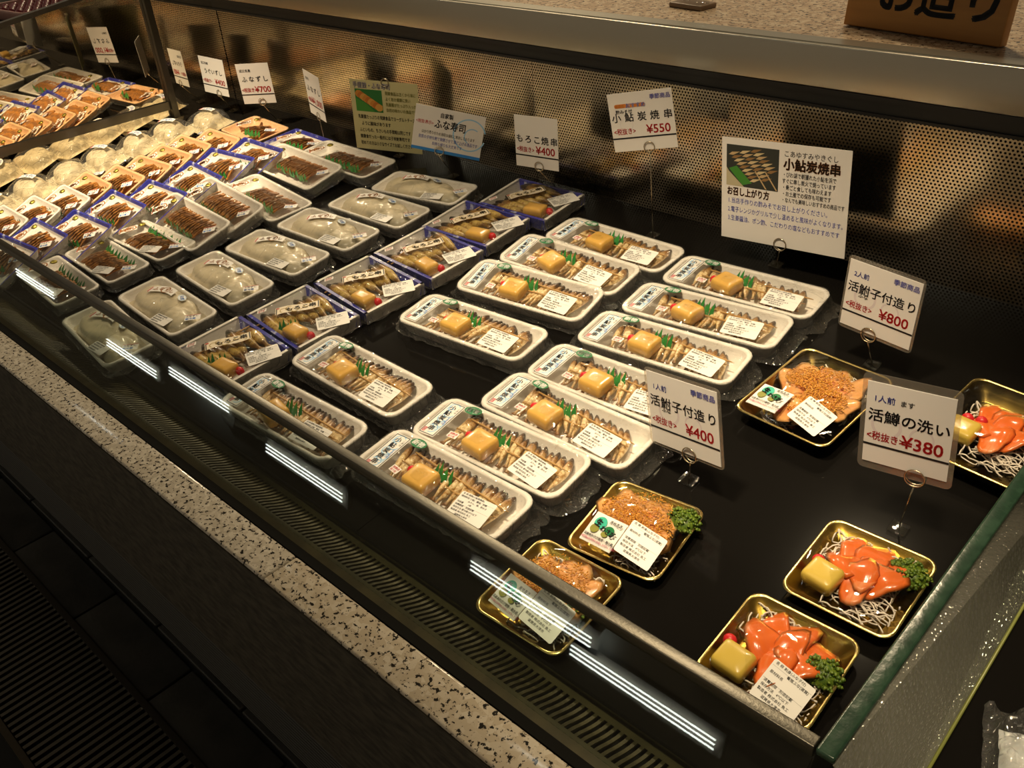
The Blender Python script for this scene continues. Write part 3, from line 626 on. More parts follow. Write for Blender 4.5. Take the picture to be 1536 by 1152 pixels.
V_leaf = leaf(0.030, 0.022, 5, 0.5)
V_leaf_long = leaf(0.120, 0.016, 13, 0.7)
V_leaf_short = leaf(0.055, 0.014, 6, 0.9)
def stick(L, r=0.0013, name='skewer'):
    b = MB(); b.tube([(-L / 2, 0, 0), (L / 2 - 0.012, 0, 0.0005), (L / 2, 0, 0.0007)], [r, r, r * 0.3], M_wood, 6); return b.build(name)
K_long = stick(0.165); K_short = stick(0.120)

def wrap_set(tag_, w, d, h, rc, bl, n=2, end=0.020, side=0.006):
    H = bumps(bl); return [(wrap_mesh('wrap', w, d, h, rc, H, 7.3 * i + 1), skirt_mesh('wrap_skirt', w, d, h, rc, 5.1 * i + 2, end, side)) for i in range(n)], H
def lay(name, mesh, root, x, y, h, H, rz, dz=0.0016, **k):
    e = 0.006
    gx = (H(x + e, y) - H(x - e, y)) / (2 * e) * 0.8; gy = (H(x, y + e) - H(x, y - e)) / (2 * e) * 0.8
    o = part(name, mesh, root, (x, y, h + H(x, y) + dz), (0, 0, 0), **k)
    M = Matrix.Rotation(math.atan(gy), 4, 'X') @ Matrix.Rotation(-math.atan(gx), 4, 'Y') @ Matrix.Rotation(R(rz), 4, 'Z')
    o.rotation_euler = M.to_euler(); return o

rnd = random.Random(4)
# ---- white trays of skewered sweetfish
WW, WD, WH, WR = 0.236, 0.085, 0.026, 0.018
T_white = tray_mesh('foam_tray', WW, WD, WH, WR, 0.0065, 0.005, M_foam)
WRAPW, HW = wrap_set('w', WW, WD, WH, WR, [(-0.016, -0.017, 0.023, 0.021, 0.0145), (0.02, 0.006, 0.085, 0.028, 0.0035)], 3, 0.022, 0.0035)
def white_pack(loc, rot, label, seed, lf=True):
    r = random.Random(seed); t = empty('grilled_fish_pack', label, 'fish pack', loc, rot, 'white trays of skewered sweetfish')
    part('foam_tray', T_white, t)
    x = -0.072; lean = r.uniform(-0.1, 0.25)
    while x < 0.092:
        lean += r.uniform(-0.12, 0.12); lean = max(-0.25, min(0.55, lean))
        part('fish', r.choice(F_ayu), t, (x, 0.004 + r.uniform(-0.003, 0.003), 0.0165 + r.uniform(-0.002, 0.002) + (0.003 if 0.0 < x < 0.03 else 0)), (r.uniform(-0.10, 0.04), r.uniform(-0.5, 0.5), lean))
        x += r.uniform(0.0070, 0.0088)
    part('skewer', K_long, t, (0.020, 0.013, 0.0245), (0, 0.004, r.uniform(-0.09, -0.03))); part('skewer', K_long, t, (0.016, -0.004, 0.0242), (0, 0, r.uniform(-0.05, 0.05)))
    j = r.uniform(-0.003, 0.003)
    part('miso_packet', P_miso, t, (-0.016 + j, -0.016, 0.0205), (0, 0.05, r.uniform(-0.25, 0.05)))
    part('red_garnish', G_red, t, (-0.0405 + j, -0.008, 0.0235))
    if lf: part('leaf_divider', V_leaf, t, (-0.002 + j, 0.002, 0.020), (0, 0, r.uniform(-0.2, 0.2)))
    wm = WRAPW[seed % 3]; part('wrap', wm[0], t); part('wrap_skirt', wm[1], t)
    lay('product_label', L_prod, t, -0.0925, -0.002, WH, HW, r.uniform(-4, 4), label='white label with blue waves and black brush lettering')
    lay('freshness_seal', L_seal, t, -0.0665, 0.0295, WH, HW, r.uniform(-8, 8), 0.0034, label='green oval seal')
    lay('small_red_sticker', L_red, t, -0.058, -0.019, WH, HW, r.uniform(-12, 6), 0.0022, label='small red printed sticker')
    lay('ingredient_label', L_ayu, t, 0.066 + r.uniform(-0.003, 0.003), -0.017, WH, HW, r.uniform(-8, 6), 0.0022, label='white ingredient label')
    return t
def place(x, y, yaw, tilt=0.0, lift=0.0):
    M = Matrix.Rotation(TILT, 4, 'X') @ Matrix.Rotation(R(yaw), 4, 'Z') @ Matrix.Rotation(R(tilt), 4, 'X')
    return ((x, y, zdeck(y) + 0.0012 + lift), tuple(M.to_euler()))
def tilted(x, y, yaw, tilt, d): # the front edge stays on the deck
    return place(x, y, yaw, tilt, math.sin(R(tilt)) * d / 2)
ORD = ['frontmost', 'second from the front', 'third from the front', 'fourth from the front', 'fifth from the front', 'sixth from the front', 'seventh from the front', 'eighth from the front', 'ninth from the front', 'rearmost']
for i, (x, y, yw) in enumerate([(-0.668, 0.527, 1.4), (-0.655, 0.613, 3.0), (-0.620, 0.699, 0.5), (-0.613, 0.785, 3.0), (-0.609, 0.888, 5.4), (-0.603, 0.982, 6.0), (-0.597, 1.072, 3.5)]):
    l, r_ = place(x, y, yw); white_pack(l, r_, 'white tray of grilled sweetfish, %s in the row beside the gold trays' % (ORD[i] if i < 6 else 'rearmost'), 20 + i)
for i, (x, y, yw, tl) in enumerate([(-0.932, 0.500, 1.9, 0), (-0.924, 0.612, -0.7, 0), (-0.872, 0.783, 4.3, 0), (-0.863, 0.900, 6.0, 6), (-0.861, 0.990, 1.0, 5), (-0.841, 1.078, -0.1, 0)]):
    l, r_ = tilted(x, y, yw, tl, WD); white_pack(l, r_, 'white tray of grilled sweetfish, %s in the row next to blue trays' % (ORD[i] if i < 5 else 'rearmost'), 40 + i)

# ---- blue patterned trays of large skewered fish
BW, BD, BH = 0.158, 0.114, 0.021
def blue_tray():
    b = MB(); w, d, h = BW, BD, BH
    b.bbox((0, 0, 0.0015), (w - 0.006, d - 0.006, 0.003), 0.0014, M_foam)
    i = 0; x = -w / 2 + 0.006
    while x < w / 2 - 0.008: b.box((x, 0, 0.0035), (0.0016, d - 0.014, 0.0015), M_foam); x += 0.0034
    def wall(p0, p1, m, th=0.0035):
        (xa, ya), (xb, yb) = p0, p1; dx, dy = xb - xa, yb - ya; L = math.hypot(dx, dy); nx, ny = -dy / L, dx / L
        vs = []
        for z, o in ((0.0, 0.003), (h - 0.003, 0.0), (h, 0.0), (h, th + 0.002), (h - 0.003, th + 0.002), (0.003, th + 0.007)):
            vs += [(xa + nx * o, ya + ny * o, z), (xb + nx * o, yb + ny * o, z)]
        b.add(vs, [(2 * k, 2 * k + 1, 2 * k + 3, 2 * k + 2) for k in range(5)], m, False)
    a, c = w / 2, d / 2
    wall((-a, -c), (a, -c), M_bluep); wall((a, c), (-a, c), M_bluep); wall((a, -c), (a, c), M_foam); wall((-a, c), (-a, -c), M_foam)
    return b.build('patterned_tray')
T_blue = blue_tray()
WRAPB, HB = wrap_set('b', BW, BD, BH, 0.006, [(0.040, -0.030, 0.026, 0.020, 0.008), (-0.02, 0.0, 0.055, 0.050, 0.006)], 2, 0.004, 0.004)
def ornament_label():
    b = MB(); w, d = 0.070, 0.020; n = 12
    b.grid(lambda u, v: ((u - 0.5) * w, (v - 0.5) * d + 0.0025 * math.sin(u * 6.28), 0), 12, 2, M_cream, False)
    for i in range(6): b.ring((-0.022 + i * 0.009, 0.004 * math.sin(i * 2.1), 0.0002), 0.0052, 0.0064, K_gold, 16, a0=i, a1=4.2 + i)
    for i, c in enumerate('もろこ串'): b.text(c, -0.014 + i * 0.0125, -0.0045, 0.0004, 0.0125, K_black, 0.03, 'CENTER', rot=R(90) * 0)
    b.rect(-0.034, -0.009, -0.0325, 0.009, 0.0003, K_black); b.rect(0.0325, -0.009, 0.034, 0.009, 0.0003, K_black); b.rect(-0.034, 0.0065, -0.029, 0.009, 0.0004, K_red)
    return b.build('product_label')
L_orn = ornament_label()
def blue_pack(loc, rot, label, seed, lf):
    r = random.Random(seed); t = empty('skewered_fish_pack', label, 'fish pack', loc, rot, 'blue patterned trays of large skewered fish')
    part('patterned_tray', T_blue, t)
    for i in range(7):
        part('fish', r.choice(F_mor), t, (-0.014 + r.uniform(-0.003, 0.003) + i * 0.0012, -0.043 + i * 0.0145, 0.0145 + r.uniform(-0.001, 0.002)), (r.uniform(-0.1, 0.1), 0.06, R(90) + r.uniform(-0.16, 0.10)))
    for x in (-0.036, -0.020): part('skewer', K_short, t, (x, -0.002, 0.019), (0, 0.01, R(90) + r.uniform(-0.06, 0.06)))
    part('miso_packet', P_miso2, t, (0.040, -0.034, 0.012), (0, 0, r.uniform(-0.1, 0.2)))
    part('red_garnish', G_red, t, (0.062, -0.022, 0.016))
    if lf: part('leaf_divider', V_leaf, t, (0.016, -0.036, 0.012), (0, 0, 0.9))
    wm = WRAPB[seed % 2]; part('wrap', wm[0], t); part('wrap_skirt', wm[1], t)
    lay('product_label', L_orn, t, -0.012, 0.002, BH, HB, 62 + r.uniform(-5, 5), 0.0020, label='cream label with gold swirls and black lettering')
    lay('ingredient_label', L_date if False else L_ayu, t, 0.060, 0.020, BH, HB, 66 + r.uniform(-6, 6), 0.0022, label='white ingredient label')
    lay('small_red_sticker', L_red, t, -0.058, -0.038, BH, HB, 60, 0.0022, label='small red printed sticker')
for i, (x, y, yw) in enumerate([(-1.152, 0.546, -3.9), (-1.134, 0.664, -5.0), (-1.116, 0.785, -6.0), (-1.104, 0.908, -3.6), (-1.106, 1.025, 1.4), (-1.078, 1.142, 1.5)]):
    l, r_ = place(x, y, yw)
    blue_pack(l, r_, 'blue patterned tray of skewered brown fish, %s in its row' % (ORD[i] if i < 5 else 'rearmost'), 60 + i, i in (0, 1))

# ---- mounds of rice paste
def mound(name, w, d, lobes, h, z0, m, seed, nx=40, ny=22, rough=0.0012, bag=False):
    b = MB()
    def hh(x, y):
        z = 0.0
        for cx, cy_, rx, ry, a, hk in lobes:
            c, s = math.cos(a), math.sin(a); u = ((x - cx) * c + (y - cy_) * s) / rx; v = (-(x - cx) * s + (y - cy_) * c) / ry
            q = u * u + v * v
            if q < 1: z = max(z, hk * (1 - q * q) ** 0.5)
        return z
    nz = lambda x, y: rough * (noise.noise(Vector((x * 70 + seed, y * 70, seed))) + 0.6 * noise.noise(Vector((x * 190, y * 190 + seed, 0))))
    b.grid(lambda u, v: ((u - 0.5) * w, (v - 0.5) * d, z0 + h * hh((u - 0.5) * w, (v - 0.5) * d) + (nz((u - 0.5) * w, (v - 0.5) * d) if hh((u - 0.5) * w, (v - 0.5) * d) > 0 else 0)), nx, ny, m)
    return b.build(name)
CW, CD, CH = 0.210, 0.088, 0.023
T_cream = tray_mesh('foam_tray', CW, CD, CH, 0.014, 0.006, 0.005, M_foam)
PASTE = [mound('rice_paste_fish', 0.186, 0.076, [(-0.026, 0.002, 0.064, 0.037, 0.1, 1.0), (0.052, -0.008, 0.042, 0.026, -0.25, 0.80), (-0.076, 0.004, 0.017, 0.028, 0, 0.7), (0.020, 0.018, 0.03, 0.018, 0.3, 0.7)], 0.022, 0.008, M_paste, i * 3.3) for i in range(3)]
WRAPC, HC = wrap_set('c', CW, CD, CH, 0.014, [(-0.026, 0.0, 0.052, 0.032, 0.0085), (0.055, -0.006, 0.03, 0.02, 0.002)], 3, 0.010, 0.004)
def arch_label(w, d, ringc, txt, txtc, arch):
    b = MB()
    b.grid(lambda u, v: ((u - 0.5) * w, (v - 0.5) * d + arch * (1 - (2 * u - 1) ** 2), 0), 14, 2, M_paper, False)
    b.ring((0.004, arch * 0.8, 0.0002), d * 0.42, d * 0.52, ringc, 22)
    for i, c in enumerate(txt): b.text(c, -w * 0.30 + i * w * 0.62 / max(1, len(txt) - 1), -d * 0.24 + arch * (1 - (-0.6 + 1.24 * i / max(1, len(txt) - 1)) ** 2), 0.0004, d * 0.62, txtc, 0.03, 'CENTER')
    b.rect(-w / 2 + 0.001, -d / 2 + 0.001, -w / 2 + 0.003, d / 2 - 0.001, 0.0003, K_red)
    return b.build('product_label')
L_arch = arch_label(0.056, 0.017, K_brown, 'ふなずし', K_brown, 0.007)
L_archb = arch_label(0.046, 0.014, K_lblue, 'ふなずし', K_blue, 0.006)
L_round = arch_label(0.036, 0.024, K_brown, '鮒寿し', K_brown, 0.001)
def oval():
    b = MB(); n = 24; b.slab([(0.0105 * math.cos(6.2832 * i / n), 0.0068 * math.sin(6.2832 * i / n)) for i in range(n)], -0.0002, 0, M_paper)
    b.ring((0, 0, 0.0002), 0.0088, 0.0098, K_lblue, 24, sy=0.64); b.text('天然', 0, -0.0026, 0.0003, 0.0072, K_sky, 0.03, 'CENTER'); return b.build('oval_sticker')
L_oval = oval()
def price_tag():
    b = MB(); b.slab([(-0.0125, -0.0075), (0.0125, -0.0075), (0.0125, 0.0075), (-0.0125, 0.0075)], -0.0002, 0, M_paper)
    b.text('ふなずし', -0.0115, 0.0018, 0.0002, 0.0052, K_black, 0.02); b.text('要冷蔵', -0.0115, -0.0055, 0.0002, 0.0056, K_sky, 0.02); b.rect(-0.0125, 0.0066, 0.0125, 0.0075, 0.0002, K_red); return b.build('price_tag')
L_tag = price_tag()
def cream_pack(loc, rot, label, seed):
    r = random.Random(seed); t = empty('rice_cured_fish_pack', label, 'fish pack', loc, rot, 'white trays of pale whole cured fish')
    part('foam_tray', T_cream, t); part('rice_paste_fish', PASTE[seed % 3], t)
    wm = WRAPC[seed % 3]; part('wrap', wm[0], t); part('wrap_skirt', wm[1], t)
    lay('product_label', L_arch, t, -0.026 + r.uniform(-0.004, 0.004), 0.010, CH, HC, 22 + r.uniform(-10, 10), 0.0022, label='white arched label with brown ring and lettering')
    lay('oval_sticker', L_oval, t, 0.016, 0.024, CH, HC, -20, 0.0022, label='small blue and white oval sticker')
    lay('date_label', L_date, t, 0.045, -0.030, CH, HC, r.uniform(0, 12), 0.0022, label='white date label')
    lay('price_tag', L_tag, t, 0.086, 0.006, CH, HC, 55, 0.0022, label='small price tag with red edge')
for i, (x, y, yw, tl) in enumerate([(-1.383, 0.456, -6.2, 0), (-1.370, 0.556, -3.2, 0), (-1.361, 0.663, -3.6, 0), (-1.352, 0.768, 2.5, 0), (-1.338, 0.872, 1.6, 0), (-1.316, 0.976, 1.2, 0), (-1.299, 1.078, 8.0, 0)]):
    l, r_ = tilted(x, y, yw, tl, CD)
    cream_pack(l, r_, 'white tray of pale rice-cured whole fish, %s of its row' % (ORD[i] if i < 6 else 'rearmost'), 80 + i)

# ---- trays of brown sliced fish
def slice_mesh(name, L, w, t, seed, m):
    r = random.Random(seed); b = MB(); n = 10
    def fn(u, v):
        q = math.sin(math.pi * min(max(u * 0.92 + 0.06, 0), 1)) ** 0.55
        return ((v - 0.5) * w * q + 0.003 * math.sin(u * 4 + seed), (u - 0.5) * L, t * (1 - (2 * v - 1) ** 2) + 0.004 * math.sin(math.pi * u) + 0.0006 * math.sin(u * 25 + seed + v * 5))
    top = [fn(i / n, j / 4) for j in range(5) for i in range(n + 1)]; bot = [(x, y, z - 0.0016) for x, y, z in top]
    fs = [(j * (n + 1) + i, (j + 1) * (n + 1) + i, (j + 1) * (n + 1) + i + 1, j * (n + 1) + i + 1) for j in range(4) for i in range(n)]
    k = len(top); b.add(top + bot, fs + [tuple(k + q for q in reversed(f)) for f in fs], m, True); return b.build(name)
SLICE = [slice_mesh('fish_slice', 0.053, 0.0165, 0.002, i, M_slice) for i in range(4)]
SLICE_S = [slice_mesh('fish_slice', 0.056, 0.0175, 0.002, i + 5, M_slice) for i in range(4)]
def foil():
    b = MB(); b.ball((0, 0, 0.001), (0.0075, 0.0065, 0.0028), M_sticker, 14, 6, None, 0.12, random.Random(1)); return b.build('foil_bow')
L_foil = foil()
def mk_sliced(name, kind, w, d, h, rc, m, wall=0.006):
    return tray_mesh('foam_tray', w, d, h, rc, wall, 0.004, m), wrap_set(name, w, d, h, rc, [(0.0, 0.0, w * 0.30, d * 0.28, 0.004)], 2, 0.007, 0.003)
SD = {'D': (0.204, 0.084), 'L': (0.246, 0.096)}
TS = {'D': mk_sliced('d', 'D', 0.204, 0.084, 0.021, 0.012, M_foam), 'L': mk_sliced('l', 'L', 0.246, 0.096, 0.023, 0.015, M_foam)}
def sliced_pack(kind, loc, rot, label, seed, leaf_back):
    r = random.Random(seed); w, d = SD[kind]; tm, (wr, H) = TS[kind]; h = 0.021 if kind == 'D' else 0.023
    t = empty('sliced_fish_pack', label, 'fish pack', loc, rot, 'white trays of brown sliced fish')
    part('foam_tray', tm, t); n = 13 if kind == 'D' else 15; x0 = -w * 0.22; dx = w * 0.56 / n
    for i in range(n): part('fish_slice', r.choice(SLICE), t, (x0 + i * dx, -0.004 if leaf_back else 0.006, 0.0135 + 0.0002 * i), (r.uniform(-0.05, 0.05), -0.55, r.uniform(-0.12, 0.12) - 0.18))
    part('leaf_divider', V_leaf_long, t, (x0 + w * 0.28, 0.016 if leaf_back else -0.020, 0.012), (0 if leaf_back else 0.5, 0, -0.02))
    wm = wr[seed % 2]; part('wrap', wm[0], t); part('wrap_skirt', wm[1], t)
    lay('product_label', L_round, t, -w * 0.37, -0.004, h, H, 58, 0.0020, label='cream label with brown ring')
    lay('foil_bow', L_foil, t, -w * 0.33, d * 0.26, h, H, 20, 0.0020, label='gold foil bow')
    lay('price_tag', L_tag, t, w * 0.40, d * 0.10, h, H, 45, 0.0022, label='small price tag with red edge')
    if leaf_back: lay('date_label', L_date, t, w * 0.22, -d * 0.30, h, H, 22, 0.0022, label='white date label')
for i, (k, x, y, yw, tl) in enumerate([('D', -1.649, 0.489, -3.4, 0), ('D', -1.637, 0.580, -2.0, 0), ('D', -1.630, 0.669, 1.1, 0), ('L', -1.617, 0.740, -4.6, 12), ('L', -1.611, 0.816, -6.2, 14), ('L', -1.575, 0.893, -7.0, 0), ('L', -1.628, 1.012, -4.0, 9), ('L', -1.568, 1.095, -1.0, 0)]):
    l, r_ = tilted(x, y, yw, tl, SD[k][1])
    sliced_pack(k, l, r_, 'white tray of brown sliced fish with green leaf, %s of its row' % (ORD[i] if i < 7 else 'rearmost'), 100 + i, i < 3)

# ---- small trays, white, peach and blue edged
def edged_tray(w, d, h):
    b = MB(); rc = 0.005
    def rg(q, z, r): return [(x, y, z) for x, y in rrect(w - 2 * q, d - 2 * q, r, 3)]
    b.loft([rg(0.008, 0, rc), rg(0.002, h - 0.003, rc), rg(0, h, rc)], M_foam, True, False, False)
    b.loft([rg(0, h, rc), rg(0.0035, h, rc), rg(0.007, h - 0.006, rc)], M_bluep, False, False, False)
    b.loft([rg(0.007, h - 0.006, rc), rg(0.010, 0.004, rc), rg(0.012, 0.003, rc)], M_foam, False, True, False)
    return b.build('foam_tray')
SM = {'w': (0.142, 0.100, 0.015), 'p': (0.144, 0.100, 0.015), 'e': (0.156, 0.104, 0.015), 'P': (0.165, 0.100, 0.018)}
TSM = {'w': tray_mesh('foam_tray', *SM['w'], 0.012, 0.005, 0.004, M_foam), 'p': tray_mesh('foam_tray', *SM['p'], 0.012, 0.006, 0.004, M_peach),
       'P': tray_mesh('foam_tray', *SM['P'], 0.012, 0.006, 0.004, M_peach), 'e': edged_tray(*SM['e'])}
WSM = {k: wrap_set(k, *SM[k], 0.010, [(0.01, 0.0, 0.045, 0.035, 0.004)], 2, 0.003, 0.002) for k in SM}
CNAME = {'w': ('small white tray', 'small white trays of sliced fish'), 'p': ('small peach tray', 'peach trays of sliced fish'), 'P': ('flat peach tray', 'peach trays of sliced fish'), 'e': ('blue edged tray', 'blue edged trays of sliced fish')}
def small_pack(k, loc, rot, label, seed):
    r = random.Random(seed); w, d, h = SM[k]; wr, H = WSM[k]
    t = empty('small_fish_pack', label, 'fish pack', loc, rot, CNAME[k][1])
    part('foam_tray', TSM[k], t)
    for i in range(8): part('fish_slice', r.choice(SLICE_S), t, (-0.026 + i * 0.0102, 0.008 + 0.004 * math.sin(i * 0.9), 0.0095 + 0.0003 * i), (r.uniform(-0.05, 0.05), -0.5, -0.55 + 0.10 * i + r.uniform(-0.08, 0.08)))
    part('leaf_divider', V_leaf_short, t, (0.022, -0.022, 0.011), (0.5, 0, 0.15))
    wm = wr[seed % 2]; part('wrap', wm[0], t); part('wrap_skirt', wm[1], t)
    lay('product_label', L_round, t, -w * 0.33, 0.002, h, H, 62, 0.0020, label='cream label with orange brown ring')
    lay('foil_bow', L_foil, t, -w * 0.24, d * 0.31, h, H, 10, 0.0020, label='gold foil bow')
    lay('price_tag', L_tag, t, w * 0.33, d * 0.12, h, H, 40, 0.0022, label='small price tag with red edge')
rowF = [('w', -1.979, 0.522, -0.7), ('w', -1.960, 0.582, 0.2), ('w', -1.950, 0.643, -0.9), ('p', -1.970, 0.703, -2.4), ('p', -1.935, 0.761, -0.7), ('p', -1.930, 0.821, 3.0), ('p', -1.940, 0.879, 0.8), ('p', -1.950, 0.934, 0.0), ('p', -1.915, 0.988, -0.7)]
for i, (k, x, y, yw) in enumerate(rowF):
    l, r_ = tilted(x, y - 0.006, yw, 18, 0.10)
    q = ORD[i] if k == 'w' else ORD[i - 3]
    small_pack(k, l, r_, ('small white tray of sliced fish, %s of the white ones' if k == 'w' else 'peach coloured tray of sliced fish, %s of the peach ones') % q, 120 + i)
l, r_ = place(-1.935, 1.112, -4); small_pack('P', l, r_, 'flat peach tray at the back by the price cards, behind other peach ones', 131)
rowE = [(-1.821, 0.463, 5.0), (-1.825, 0.529, 0.5), (-1.778, 0.595, 2.3), (-1.799, 0.683, -0.7), (-1.765, 0.755, 1.6), (-1.770, 0.846, -5.0), (-1.781, 0.925, 5.0), (-1.762, 0.990, -0.4)]
for i, (x, y, yw) in enumerate(rowE):
    l, r_ = tilted(x, y - 0.006, yw, 18, 0.104)
    small_pack('e', l, r_, 'blue edged tray of brown sliced fish, %s of its row' % ORD[i], 140 + i)
l, r_ = place(-1.765, 1.110, -2.9); small_pack('e', l, r_, 'blue edged tray of sliced fish, rearmost of its row by a card', 149)

# ---- vacuum bags
BAGF = [mound('rice_coated_fish', 0.116, 0.086, [(-0.010, 0.006, 0.042, 0.033, 0.3, 1.0), (0.026, -0.014, 0.026, 0.020, -0.5, 0.75), (0.045, -0.026, 0.012, 0.012, 0, 0.45), (-0.036, 0.022, 0.016, 0.014, 0.4, 0.6)], 0.026, 0.002, M_bagfish, i * 4.1, 30, 24, 0.0016) for i in range(3)]
def bag_mesh(seed):
    r = random.Random(seed); b = MB(); w, d = 0.138, 0.088
    def fn(u, v):
        x, y = (u - 0.5) * w, (v - 0.5) * d
        q = ((x + 0.004) / 0.060) ** 2 + ((y - 0.002) / 0.048) ** 2
        e = min(u, 1 - u, v, 1 - v)
        z = 0.0305 * max(0, 1 - q * 0.75) ** 0.6 + 0.004 + 0.005 * noise.noise(Vector((x * 55 + seed, y * 55, seed))) * (1.3 if q > 1 else 0.25)
        if e < 0.02: x += 0.004 * noise.noise(Vector((y * 80, x * 80, seed))); y += 0.004 * noise.noise(Vector((x * 80, y * 80, seed + 4)))
        return (x, y, max(z, 0.0015))
    b.grid(fn, 26, 22, M_bag); return b.build('bag_film')
BAGM = [bag_mesh(i * 5.7) for i in range(3)]
HBAG = lambda x, y: 0.0305 * max(0, 1 - (((x + 0.004) / 0.060) ** 2 + ((y - 0.002) / 0.048) ** 2) * 0.75) ** 0.6
for i, (x, y, yw, tl, lb) in enumerate([(-2.115, 0.560, 12, 8, 1), (-2.140, 0.648, 8, 9, 1), (-2.135, 0.735, -10, 10, 0), (-2.140, 0.822, 4, 10, 1), (-2.135, 0.909, -12, 10, 1), (-2.130, 0.996, 8, 10, 1), (-2.110, 1.090, -4, 5, 1)]):
    lab = ['frontmost', 'second from the front', 'third from the front, turned face down', 'fourth from the front', 'fifth from the front', 'sixth from the front', 'rearmost'][i]
    l, r_ = place(x, y, yw, tl, math.sin(R(tl)) * 0.050)
    t = empty('vacuum_packed_fish', 'clear bag of pale rice-coated fish by the mirror, %s' % lab, 'fish bag', l, r_, 'vacuum bags of whole pale fish')
    part('rice_coated_fish', BAGF[i % 3], t); part('bag_film', BAGM[i % 3], t)
    if lb: lay('product_label', L_archb, t, -0.006, 0.012, 0.004, HBAG, 15, 0.0016, label='white arched label with blue lettering')
    lay('price_tag', L_tag, t, 0.048, -0.040, 0.006, lambda a, c: 0.0, 30, 0.004, label='small price tag')

# ------------------------------------------------------------------ gold sashimi trays
def gold_tray(name, w, d, h, m_in, m_rim, m_out):
    b = MB(); rc = 0.014
    def rg(q, z, r): return [(x, y, z) for x, y in rrect(w - 2 * q, d - 2 * q, r, 5)]
    b.loft([rg(0.012, 0, rc * 0.8), rg(0.006, h * 0.5, rc), rg(0.0005, h - 0.002, rc), rg(0.0, h - 0.001, rc)], m_out, True, False)
    b.loft([rg(0.0, h - 0.001, rc), rg(0.0004, h, rc), rg(0.0026, h, rc), rg(0.0032, h - 0.001, rc)], m_rim)
    b.loft([rg(0.0032, h - 0.001, rc), rg(0.009, h * 0.55, rc * 0.9), rg(0.011, h * 0.5, rc * 0.85), rg(0.015, 0.0035, rc * 0.8), rg(0.018, 0.0025, rc * 0.7)], m_in, False, True)
    return b.build(name)
T_goldH = gold_tray('gold_tray', 0.113, 0.117, 0.016, M_gold, M_goldrim, M_gold)
M_blackgold = mat('black_lacquer', (0.010, 0.009, 0.007), 0.18, spec=0.6)
M_darkgold = mat('dark_gold_lacquer', (0.30, 0.21, 0.05), 0.25, 1.0, col2=(0.05, 0.04, 0.02), scale=14)
T_blackK = gold_tray('black_tray', 0.126, 0.160, 0.024, M_darkgold, M_goldrim, M_blackgold)
def lid_mesh(w, d, h, H, seed): return wrap_mesh('clear_lid', w - 0.004, d - 0.004, h, 0.012, H, seed, 22, 22, 0.0005, M_lid)

def sashimi(name, L, w, seed, m, thick=0.0032):
    r = random.Random(seed); b = MB(); nr, na = 5, 18; P = [r.uniform(0, 6.28) for _ in range(3)]
    def rad(a): return 1 + 0.13 * math.sin(2 * a + P[0]) + 0.09 * math.sin(3 * a + P[1]) + 0.06 * math.sin(5 * a + P[2])
    def pt(i, j, off):
        q = i / nr; a = 2 * math.pi * j / na; x = math.cos(a) * w / 2 * rad(a) * q; y = math.sin(a) * L / 2 * rad(a) * q
        z = 0.0022 * math.sin(y * 150 + P[0]) + 0.0018 * math.sin(x * 190 + P[1]) - 9.0 * x * x - 2.5 * y * y
        return (x, y, z + off * (1 - q ** 4))
    top = [(0, 0, 0) for _ in ()]
    vs = [pt(i, j, thick / 2) for i in range(1, nr + 1) for j in range(na)] + [pt(i, j, -thick / 2) for i in range(1, nr) for j in range(na)]
    c0 = len(vs); vs.append(pt(0, 0, thick / 2)); vs.append(pt(0, 0, -thick / 2)); fs = []
    for j in range(na):
        k = (j + 1) % na; fs.append((c0, j, k))
        for i in range(nr - 1): fs.append((i * na + j, (i + 1) * na + j, (i + 1) * na + k, i * na + k))
        o = nr * na; fs.append((c0 + 1, o + k, o + j))
        for i in range(nr - 2): fs.append((o + i * na + j, o + i * na + k, o + (i + 1) * na + k, o + (i + 1) * na + j))
        fs.append((o + (nr - 2) * na + j, o + (nr - 2) * na + k, (nr - 1) * na + k, (nr - 1) * na + j))
    b.add(vs, fs, m, True); return b.build(name)
SA_T = [sashimi('trout_slice', 0.058, 0.034, i, M_trout) for i in range(4)]
SA_F = [sashimi('fish_slice', 0.062, 0.040, i + 7, M_white_fish) for i in range(4)]
def roe_mesh(name, pts, rr, seed):
    r = random.Random(seed); b = MB()
    for x, y, z in pts:
        q = rr * r.uniform(0.7, 1.25); vs = [(x - q, y, z), (x + q, y, z), (x, y - q, z), (x, y + q, z), (x, y, z - q), (x, y, z + q)]
        b.add(vs, [(0, 2, 4), (2, 1, 4), (1, 3, 4), (3, 0, 4), (2, 0, 5), (1, 2, 5), (3, 1, 5), (0, 3, 5)], M_roe, True)
    return b.build(name)
def roe_patch(name, blobs, n, z0, seed, rr=0.0011):
    r = random.Random(seed); P = []
    for _ in range(n):
        cx, cy_, s = r.choice(blobs); a = r.uniform(0, 6.28); q = s * math.sqrt(r.random())
        x, y = cx + q * math.cos(a), cy_ + q * math.sin(a) * 0.8
        P.append((x, y, z0 + 0.0035 * math.cos(min(1.5, math.hypot(x, y) * 30)) + r.uniform(-0.0006, 0.0012)))
    return roe_mesh(name, P, rr, seed)
